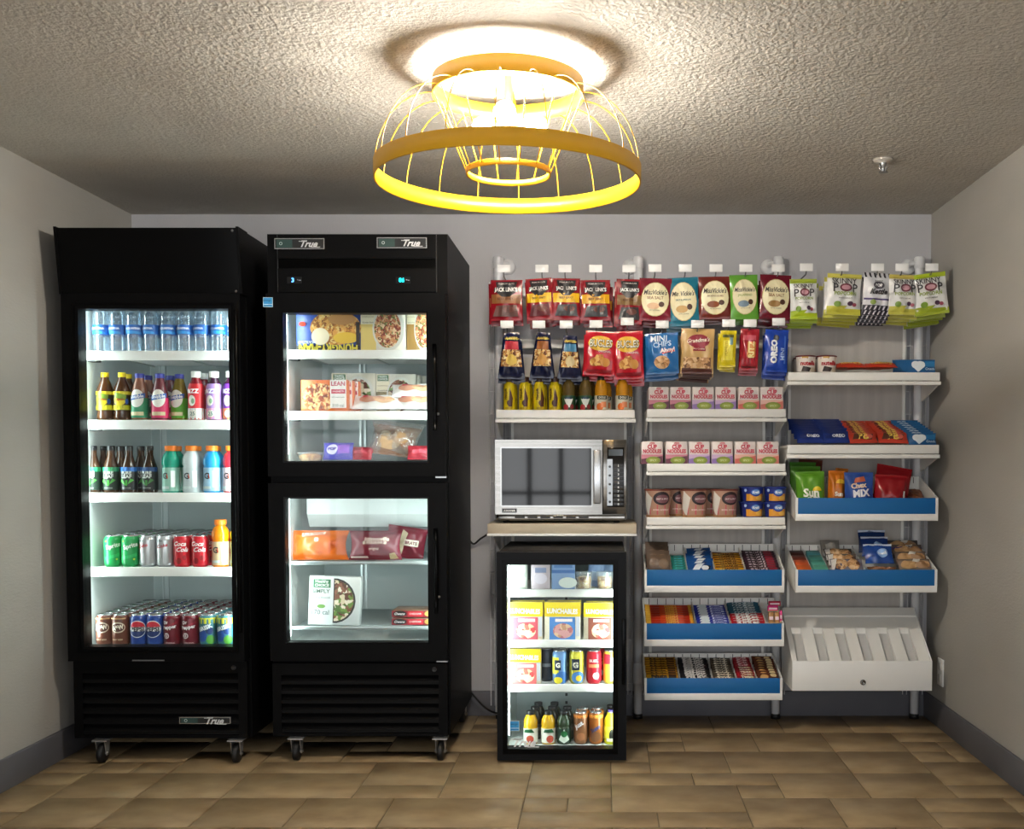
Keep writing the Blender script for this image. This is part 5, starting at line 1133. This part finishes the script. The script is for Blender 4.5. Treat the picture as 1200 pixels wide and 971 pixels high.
# noodle bowls and blue cups
zS = zat(606, SHY) - .0015
bowl = cup('noodle_bowl', .056, .046, zat(573, SHY + .06) - zS, C('b8907a', .45), C('7a3a2c', .4), [('quad', [(-.9, .1), (.9, .1), (.9, .45), (-.9, .45)], 'c8606a'), ('quad', [(-.62, .3), (-.35, .05), (-.2, .7), (-.5, .95)], 'e0dcd4'), ('ell', .18, .68, .34, .24, '26181c'), ('ell', .2, .66, .26, .15, '7a5058'), ('txt', 'HOT & SPICY', .2, .66, .45, 'e8d8d8', {'bold': .03}), ('txt', 'BOWL NOODLES', .15, .27, .6, 'f0d8d8', {'bold': .03}), ('rect', -.9, .9, 0, .08, 'a87a50')])
for i, (px, dy, lb) in enumerate(((771, 0, 'pink-banded noodle bowl at the post end of its shelf'), (813, 0, 'pink-banded noodle bowl in the middle of three'), (849, 0, 'pink-banded noodle bowl beside the blue cups'), (793, .1, 'pink-banded noodle bowl peeking out behind the gap'), (832, .11, 'pink-banded noodle bowl behind the middle and third bowls'))):
    place(bowl, (at(px, 606, SHY + .072 + dy).x, SHY + .072 + dy, zS), lb, 'noodle bowl', 'noodle bowls', (0, 0, random.uniform(-.1, .1)))
hmac = (zat(570, SHY + .05) - zS) / 2
mac = cup('macaroni_cup', .046, .040, hmac - .001, C('1c2c7c', .35), C('24388c', .35), [('rect', -.35, .55, .08, .55, 'e09a2c'), ('ell', .1, .64, .24, .26, '1c3a9a'), ('ell', .1, .66, .2, .18, '6a9ad8'), ('txt', 'Kraft', .1, .66, .3, 'f4f4f4', {'bold': .04}), ('ell', .25, .28, .16, .14, 'e8b850'), ('ell', -.38, .78, .07, .1, 'a8c0e0')])
for i, px in enumerate((881.5, 908)):
    for k in range(2):
        place(mac, (at(px, 606, SHY + .06).x, SHY + .06, zS + k * hmac), 'navy macaroni cup, %s one of the pair %s' % (('bottom', 'top')[k], ('beside the noodle bowls', 'at the shelf end')[i]), 'cup', 'navy macaroni cups')
        place(mac, (at(px - (3 if i == 0 else 0), 606, SHY + .16).x, SHY + .16, zS + k * hmac), 'navy macaroni cup, %s one behind the pair %s' % (('bottom', 'top')[k], ('beside the noodle bowls', 'at the shelf end')[i]), 'cup', 'navy macaroni cups')

# shelves by the beige wall
zS = zat(436, SHY) - .0015
choc = cup('chocolate_spread_cup', .0405, .037, zat(417, SHY + .06) - zS, C('e4dcd2', .4), C('6a1c1c', .35), [('rect', -1.2, 1.2, .80, .98, '7a2020'), ('rect', -.28, .05, .84, .97, 'c8a050'), ('txt', 'nutella', .05, .56, .8, 'b02028', {'bold': .05}), ('quad', [(-.3, .1), (.1, .08), (.2, .3), (-.2, .4)], '2c1c18'), ('ell', .3, .2, .15, .12, 'c8b8a0')])
for i, (px, dy, lb) in enumerate(((944, 0, 'white and maroon chocolate spread cup at the shelf end'), (968.5, 0, 'white and maroon chocolate spread cup beside the orange packs'), (941, .09, 'white and maroon chocolate cup in the second row'), (940, .18, 'white and maroon chocolate cup in the last row'), (966, .09, 'chocolate cup hidden behind the one beside the orange packs'))):
    place(choc, (at(px, 436, SHY + .06 + dy).x, SHY + .06 + dy, zS), lb, 'cup', 'chocolate spread cups')
def stack(name, w, h, T, mat, D, x, y0, z0, n, dy, dz, tilt, label, cat, group, jit=.0, seed=1, **kw):
    pr = pillow(name, w, h, T, mat, D, nu=8, nv=6, seed=seed, **kw); r = random.Random(seed)
    for i in range(n):
        place(pr, (x + r.uniform(-jit, jit), y0 + dy * i, z0 + dz * i), '%s, %s from the front' % (label, ORDN[i]), cat, group, (-tilt, r.uniform(-jit, jit) * 4, r.uniform(-jit, jit) * 6))
orp = [('rect', -.4, .4, .3, .7, 'd84a38'), ('txt', "REESE'S", 0, .5, .7, 'f0d060', {'bold': .04})]
for k, (p0, p1, lb) in enumerate(((980, 1015, 'orange-red wafer pack lying beside the chocolate cups'), (1014, 1050, 'orange-red wafer pack lying beside the blue packs'))):
    x = (at(p0, 436, SHY + .05).x + at(p1, 436, SHY + .05).x) / 2
    stack('wafer_pack', pxw(p0, p1, SHY + .05), .055, .020, C('c8402c', .3), orp, x, SHY + .03, zS + .024, 3, .055, .001, 1.2, lb, 'snack pack', 'orange wafer packs upper shelf', .003, k + 1)
heart = [('ell', -.22, .60, .17, .28, 'e6ecf0'), ('ell', -.06, .60, .17, .28, 'e6ecf0'), ('quad', [(-.16, .1), (-.12, .1), (.10, .5), (-.38, .5)], 'e6ecf0'), ('txt', 'Crunch', .28, .3, .34, 'd8ecf8'), ('rect', .1, .48, .45, .85, '2a78b0')]
def stand(pxc, pxw_, py0, pyb, Y, zS_, n, dx, lb, seed, dz=.002):
    w = pxw(0, pxw_, Y); h = zat(py0, Y) - zS_
    pr = pillow('cereal_treat_pack', w, h, .018, C('1c5c90', .3), heart, nu=8, nv=6, wr=.001, seed=seed)
    x = at(pxc, pyb, Y).x
    for i in range(n): place(pr, (x - dx * i, Y + .024 * i, zS_ + dz * i), '%s, %s from the front' % (lb, ORDN[i]), 'snack pack', 'blue heart packs ' + lb[-30:], (-.15, 0, .1))
stand(1080, 34, 421, 436, SHY + .04, zS, 6, .006, 'blue pack with a white heart on the uppermost wall shelf', 3)
zS = zat(521, SHY) - .0015
stand(1081, 34, 507, 521, SHY + .04, zS, 8, .004, 'blue pack with a white heart beside the orange packs', 5, .0085)
blp = [('rect', -.4, .1, .3, .6, '14286a'), ('txt', 'OREO', .1, .45, .5, 'e8ecf4', {'bold': .05})]
for k, (p0, p1, lb) in enumerate(((934, 966, 'navy cookie pack in the pile at the shelf end'), (964, 996, 'navy cookie pack in the pile beside orange packs'))):
    x = (at(p0, 521, SHY + .05).x + at(p1, 521, SHY + .05).x) / 2
    stack('navy_cookie_pack', pxw(p0, p1, SHY + .05), .066, .024, C('16307c', .28), blp, x, SHY + .03, zS + .009, 8, .028, .0085, .72, lb, 'snack pack', 'navy cookie packs', .006, k + 3)
for k, (p0, p1, lb) in enumerate(((995, 1028, 'orange-red wafer pack in the pile beside navy packs'), (1029, 1064, 'orange-red wafer pack in the pile beside the heart packs'))):
    x = (at(p0, 521, SHY + .05).x + at(p1, 521, SHY + .05).x) / 2
    stack('wafer_pack', pxw(p0, p1, SHY + .05), .06, .022, C('c8402c', .3), [('quad', [(-.4, .25), (.3, .2), (.4, .75), (-.3, .8)], '5a3428'), ('txt', 'PB', 0, .5, .4, 'f0d060', {'bold': .04}), ('ell', .2, .5, .15, .25, 'd8685a')], x, SHY + .03, zS + .009, 8, .028, .0080, .72, lb, 'snack pack', 'orange wafer packs lower shelf', .006, k + 7)

# ================================================================== goods: trays
def tz(key, Y):
    z0, z1, yf, yb, x0, x1 = TRAYS[key]; return z0 + (z1 - z0) * (Y - yf) / (yb - yf)
def bars(key, p0, p1, n, col, D, name, label, h=.042, T=.014, tilt=.95, dy=.024, jit=.003, seed=1, film=None, y0=.018, rough=.28):
    Y = -.35 + .02
    a, b = at(p0, 680, Y).x, at(p1, 680, Y).x
    x0, x1 = TRAYS[key][4] + .008, TRAYS[key][5] - .008
    a, b = max(a, x0), min(b, x1)
    w = b - a - .004; r = random.Random(seed)
    pr = pillow(name, w, h, T, film or C(col, rough), D, nu=8, nv=6, crimp=.08, pinch=.02, wr=.0012, seed=seed)
    for i in range(n):
        y = -.35 + y0 + dy * i
        place(pr, ((a + b) / 2 + r.uniform(-jit, jit) * .5, y, tz(key, y) + .004 + T * .4), '%s, %s from the front' % (label, ORDN[i]), 'snack bar', 'bars: ' + label, (-tilt, r.uniform(-jit, jit) * 5, r.uniform(-jit, jit) * 5))
LT = lambda t, c, w=.6: ('txt', t, 0, .5, w, c, {'bold': .04})
# first tray
browns = [('ell', -.2, .5, .2, .3, '6a5444'), ('ell', .2, .45, .22, .3, '7a6450')]
bars('t1', 755, 786, 4, '5c4c40', browns, 'brownie_pack', 'clear-wrapped brownie pack in the first compartment', .075, .03, .35, .05, .002, 2)
bars('t1', 788, 805, 6, '1c7a74', [('rect', -.5, .5, .0, .4, '2c9a68'), ('rect', -.3, .3, .5, .7, '50b8c0')], 'mint_pack', 'teal and green mint pack beside the brownies', .040, .016, .9, .026, .001, 3)
bars('t1', 807, 837, 7, '174a8a', [('quad', [(-.4, .1), (-.1, .1), (.2, .9), (-.1, .9)], 'e4eaf0'), ('quad', [(.05, .1), (.35, .1), (.45, .6), (.2, .7)], '14161c'), ('ell', .2, .4, .15, .2, 'd8dce0')], 'cookie_bar', 'blue and black cookie bar heaped in its compartment', .055, .018, .75, .028, .012, 4)
bars('t1', 839, 873, 7, 'd8a01c', [('rect', -.4, .4, .28, .52, 'f0d070'), LT('PEANUT', '5a2a10'), ('rect', -.5, .5, .8, 1, '6a3a1c')], 'peanut_bar', 'yellow peanut bar in the first tray', .042, .016, .95, .026, .003, 5)
bars('t1', 875, 918, 8, '3a2230', [('rect', -.4, .1, .3, .6, 'c8b8c0'), ('rect', .15, .4, .2, .7, '8a2838'), ('txt', 'KIND', -.15, .45, .4, '2a1a22', {'bold': .05})], 'fruit_nut_bar', 'dark purple fruit and nut bar in the first tray', .042, .016, .95, .026, .004, 6)
# second tray
bars('t2', 755, 815, 8, 'b8321c', [('rect', -.5, -.4, 0, 1, 'd8a838'), ('rect', -.2, .3, .3, .7, 'd0481c'), ('txt', "REESE'S", .05, .5, .26, 'f0b848', {'bold': .03}), ('rect', .43, .5, .1, .9, 'd89a30')], 'peanut_butter_bar', 'orange-red peanut butter bar in the second tray', .036, .016, .95, .026, .002, 7)
bars('t2', 817, 856, 8, '20309a', [('ell', -.25, .5, .16, .35, 'e0ecf0'), ('rect', .0, .45, .3, .6, 'c8d0f0'), ('txt', 'Almond', .2, .45, .3, '20309a', {'bold': .04})], 'coconut_bar', 'blue coconut bar with white oval in the second tray', .036, .016, .95, .026, .002, 8)
bars('t2', 858, 898, 4, 'b81c2c', [('txt', 'KitKat', 0, .5, .7, 'f8f4f0', {'bold': .06}), ('rect', -.45, .45, .86, .95, 'e8d8d8')], 'wafer_bar', 'red wafer bar with white lettering in the second tray', .042, .016, .95, .026, .004, 9)
bars('t2', 858, 898, 5, '1f5a72', [('txt', 'COOKIES', 0, .5, .7, 'c8d8dc', {'bold': .05}), ('ell', -.3, .3, .1, .2, '50767c')], 'teal_wafer_bar', 'teal wafer bar behind the red ones in the second tray', .044, .016, .95, .026, .004, 10, y0=.122)
def gum(px0, px1, py0, py1, Y, col, lb):
    x, w, h, z = box_at(None, px0, px1, py0, py1, Y)
    place(carton('gum_pack', w, .02, h, C(col, .35), [('rect', -.4, .4, .3, .6, 'f0d8e0'), ('rect', -.5, .5, .0, .12, 'c89a60')]), (x, Y, max(z, tz('t2', Y) + .004)), lb, 'gum pack', 'pink gum packs', (-.15, 0, 0))
gum(901, 907, 717, 730, -.325, 'a87848', 'brown gum pack standing on end beside the pink ones'); gum(908, 913.5, 717, 730, -.325, 'b88450', 'tan gum pack standing on end in the corner'); gum(914, 917, 715, 729, -.325, 'd83c80', 'bright pink gum pack in the outermost corner of the second tray')
gum(900, 912, 709, 716, -.28, 'e03a84', 'bright pink gum pack lying above the brown ones'); gum(901, 915, 704, 710, -.25, 'b82848', 'dark pink gum pack behind the bright one')
# third tray
bars('t3', 755, 796, 8, 'c8981c', [('txt', "Nuts", -.1, .5, .5, '2a1810', {'bold': .07}), ('rect', .2, .45, .2, .8, '3a2416'), ('rect', -.5, .5, .88, 1, '7a4a14')], 'caramel_bar', 'gold candy bar with dark lettering in the lowest tray', .044, .018, .9, .027, .003, 11)
bars('t3', 798, 835, 9, '17161a', [('txt', 'Milky', 0, .5, .7, 'd8d4d0', {'bold': .06}), ('rect', -.5, .5, 0, .1, '3c3028'), ('ell', .35, .4, .08, .2, '8a8078')], 'dark_candy_bar', 'black candy bar with white lettering in the lowest tray', .042, .016, .95, .025, .004, 12)
bars('t3', 837, 863, 9, '4a4034', [('rect', -.45, .45, .3, .6, '8a7c64'), ('txt', 'Snick', 0, .46, .7, 'e0d8c4', {'bold': .05}), ('rect', -.4, 0, .7, .85, '2c241c')], 'brown_candy_bar', 'grey-brown candy bar in the middle of the lowest tray', .040, .016, .95, .025, .004, 13)
bars('t3', 865, 887, 5, '9c1c28', [('rect', -.1, .45, .2, .65, 'd8c090'), ('txt', 'Twix', 0, .5, .6, 'f0e4d0', {'bold': .06})], 'red_candy_bar', 'red candy bar in the lowest tray', .042, .016, .95, .025, .003, 14)
bars('t3', 865, 887, 4, '8c1420', [('rect', -.45, .45, .3, .7, 'a83440'), ('txt', 'Skit', 0, .5, .6, 'd8b0b0', {'bold': .05})], 'deep_red_candy_bag', 'deep red candy bag behind the red bars in the lowest tray', .044, .016, .95, .026, .003, 15, y0=.148)
bars('t3', 889, 916, 8, '5c2c1c', [('ell', -.2, .4, .2, .3, 'c89a5a'), ('ell', .25, .6, .16, .25, 'e0c898'), ('rect', -.4, .4, .05, .15, 'a82830')], 'brown_gold_candy_bag', 'brown and gold candy bag at the end of the lowest tray', .046, .020, .85, .028, .008, 16)

# wall-side trays: chip bags standing
def chip(px0, px1, py0, Y, col, D, name, lb, tilt=.15, ry=0.0, seed=1, T=.06):
    z = tz('r1', Y) + .001
    a = at(px0, 583, Y).x; b = at(px1, 583, Y).x; h = zat(py0, Y) - z
    return place(pillow(name, b - a, h, T, C(col, .27), D, wr=.003, seed=seed, pinch=.03), ((a + b) / 2, Y, z), lb, 'chip bag', 'chip bags in the wall-side tray', (-tilt, ry, 0))
sun = [('txt', 'Sun', -.02, .50, .55, 'f8f4e4', {'bold': .04}), ('txt', 'CHIPS', .05, .36, .45, 'f8f4e4', {'bold': .04}), ('arc', .2, .54, .16, .10, 'f0d020', 0, PI), ('rect', -.4, .4, .12, .26, 'b8a060')]
chip(934, 968, 552, -.30, '5f9a2a', sun, 'green_chip_bag', 'bright green chip bag with a yellow sun, front of the tray', .1, -.03, 3)
chip(927, 962, 546, -.235, '4c8424', sun, 'green_chip_bag', 'green chip bag second behind the front green one', .12, .0, 4, .045)
chip(925, 956, 541, -.18, '3f7420', sun, 'green_chip_bag', 'green chip bag at the back of the tray', .12, .02, 5, .045)
chip(934, 962, 538, -.13, '5a2c22', [('rect', -.3, .3, .3, .6, '7a4838')], 'brown_chip_bag', 'dark brown chip bag at the very back behind the green ones', .1, .05, 6, .04)
chip(969, 989, 551, -.28, 'c8701c', [('txt', 'Sun', .1, .45, .5, 'f8f0e0', {'bold': .05}), ('arc', .2, .7, .3, .10, 'f0c030', 0, PI), ('rect', -.4, .4, .12, .24, '8a3a14')], 'orange_chip_bag', 'orange chip bag between the green and blue ones', .1, .05, 7, .05)
chip(975, 990, 548, -.215, 'b86a1c', [('rect', -.3, .3, .4, .7, 'e0a040')], 'orange_chip_bag', 'orange chip bag behind the front orange one', .1, .1, 8, .04)
chip(990, 1024, 553, -.30, '2a4f9c', [('txt', 'Chex', -.04, .68, .56, 'e8d0b8', {'bold': .05, 'rot': .12}), ('txt', 'MIX', .05, .50, .6, 'f0f0f4', {'bold': .05, 'rot': .1}), ('quad', [(-.2, .74), (.2, .78), (.16, .9), (-.14, .86)], 'b85a3a'), ('txt', 'COOL', .1, .22, .5, 'e8ecf4', {'bold': .05})], 'blue_snack_bag', 'blue snack mix bag in front between orange and red', .1, .0, 9, .05)
chip(1024, 1061, 556, -.30, '96161e', [('rect', -.2, .24, .12, .36, 'd8ccc0'), ('rect', -.16, .2, .2, .23, '8a8078'), ('quad', [(.36, .05), (.42, .05), (.46, .6), (.40, .6)], 'e8d8d4')], 'red_chip_bag', 'glossy red chip bag turned back to front', .15, .06, 10, .06)
chip(1020, 1062, 545, -.22, 'a01a22', [('rect', -.3, .2, .4, .6, 'b83840')], 'red_chip_bag', 'red chip bag leaning behind the glossy red one', .15, .18, 11, .05)
for i in range(3):
    y = -.30 + .07 * i
    place(pillow('brown_snack_pack', .07, .06, .025, C('6a3424', .35), [('rect', -.3, .3, .3, .7, '8a5a40')], seed=i), (at(1076, 583, y).x, y, tz('r1', y) + .045 + .0 * i), 'small brown snack pack, %s in the corner by the wall' % ORDN[i], 'snack pack', 'brown packs in the wall-side tray', (-1.0, .05, .1 * i))
# lower wall-side tray
def rbox_row(p0, p1, n, cols, name, lb, seed, h=.030):
    Y = -.325; a, b = at(p0, 680, Y).x, at(p1, 680, Y).x; a = max(a, TRAYS['r2'][4] + .008)
    for i in range(n):
        y = -.335 + .055 * i; c = cols[min(i, len(cols) - 1)]
        place(carton(name, b - a - .006, .05, h, C(c, .4), [('rect', -.4, .4, .3, .6, 'e0a070' if 'orange' in lb else '8ac0b4')]), ((a + b) / 2, y, tz('r2', y) + .002), '%s, %s from the front' % (lb, ORDN[i]), 'snack box', name + ' in the lower wall-side tray', (.33, 0, 0))
rbox_row(932, 951, 4, ['d8662a', 'c8582a', '6a2c1c', '4a2018'], 'fruit_snack_box', 'orange and brown snack box in the narrow end compartment', 1)
rbox_row(953, 971, 4, ['5aa894', '4a9484', '3a7a74', '3f7f86'], 'teal_snack_box', 'teal snack box beside the orange ones', 2)
def cookiepack(px0, px1, Y, col, D, lb, n=1, film=True, h=.075, tilt=.8, dz=.0, seed=1, name='cookie_pack', T=.035):
    a, b = at(px0, 680, Y).x, at(px1, 680, Y).x
    place(pillow(name, b - a, h, T, C(col, .25) if isinstance(col, str) else col, D, wr=.004, seed=seed, nu=10, nv=8), ((a + b) / 2, Y, tz('r2', Y) + .012 + dz), lb, 'cookie pack', 'cookie packs in the lower wall-side tray', (-tilt, 0, random.uniform(-.08, .08)))
ck = [('ell', -.18, .5, .22, .36, FOOD_COOKIE), ('ell', .2, .45, .22, .36, FOOD_COOKIE), ('quad', [(-.5, .1), (-.4, .1), (-.3, .9), (-.48, .9)], 'e0dcd8')]
cookiepack(974, 1012, -.325, '7a7480', [('quad', [(-.5, .2), (-.2, 0), (-.1, .3), (-.45, .8)], '1c2450')] + ck, 'clear cookie pack with navy corner at the front of its compartment', seed=21)
cookiepack(971, 1006, -.265, '6a6460', ck, 'clear cookie pack, second in the compartment beside teal boxes', seed=22)
cookiepack(968, 1002, -.205, '5c5650', ck, 'clear cookie pack, third in the compartment beside teal boxes', seed=23)
cookiepack(962, 985, -.14, '8a8680', [('quad', [(-.3, .2), (.3, .3), (.2, .8), (-.3, .7)], 'b8b4ac')], 'crumpled clear pack at the back behind the teal boxes', .06, seed=24, tilt=.4)
bsnk = [('ell', .1, .45, .2, .22, '8ab0e0'), ('txt', 'Fresh', .1, .45, .3, 'f0f4fa', {'bold': .04}), ('rect', -.5, .5, .9, 1, 'c8d4e8')]
cookiepack(1014, 1048, -.30, '1f4896', bsnk, 'bright blue pastry bag at the front of the widest compartment', h=.09, tilt=.6, seed=25, dz=.03)
cookiepack(1010, 1042, -.22, '1c3c80', bsnk, 'blue pastry bag behind the front blue one', h=.09, tilt=.5, seed=26, dz=.03)
cookiepack(1006, 1038, -.15, '1a3468', bsnk, 'dark blue pastry bag at the back of the widest compartment', h=.10, tilt=.3, seed=27, dz=.02)
cookiepack(1018, 1052, -.332, '7a5438', [('rect', -.4, .4, .4, .6, '94694a')], 'brown roll pack under the bright blue bag', h=.05, tilt=1.0, seed=28, dz=-.004, T=.025)
bun = [('ell', -.2, .45, .25, .3, 'c09868'), ('ell', .22, .5, .25, .3, 'a88058'), ('quad', [(-.1, .6), (.1, .5), (.2, .9), (0, .95)], 'e8e4dc')]
cookiepack(1054, 1094, -.325, '86766a', bun, 'clear bag of brown rolls at the front corner by the wall', h=.075, seed=29)
cookiepack(1050, 1088, -.26, '766a62', bun, 'clear bag of brown rolls, second by the wall', seed=30, dz=.008)
cookiepack(1046, 1084, -.195, '6a605c', [('rect', -.5, .5, .6, .72, '4a3068')] + bun, 'clear bag of rolls with a purple band', seed=31, dz=.014)
cookiepack(1040, 1078, -.135, '5c5450', bun, 'clear bag of brown rolls at the back by the wall', seed=32, dz=.012)
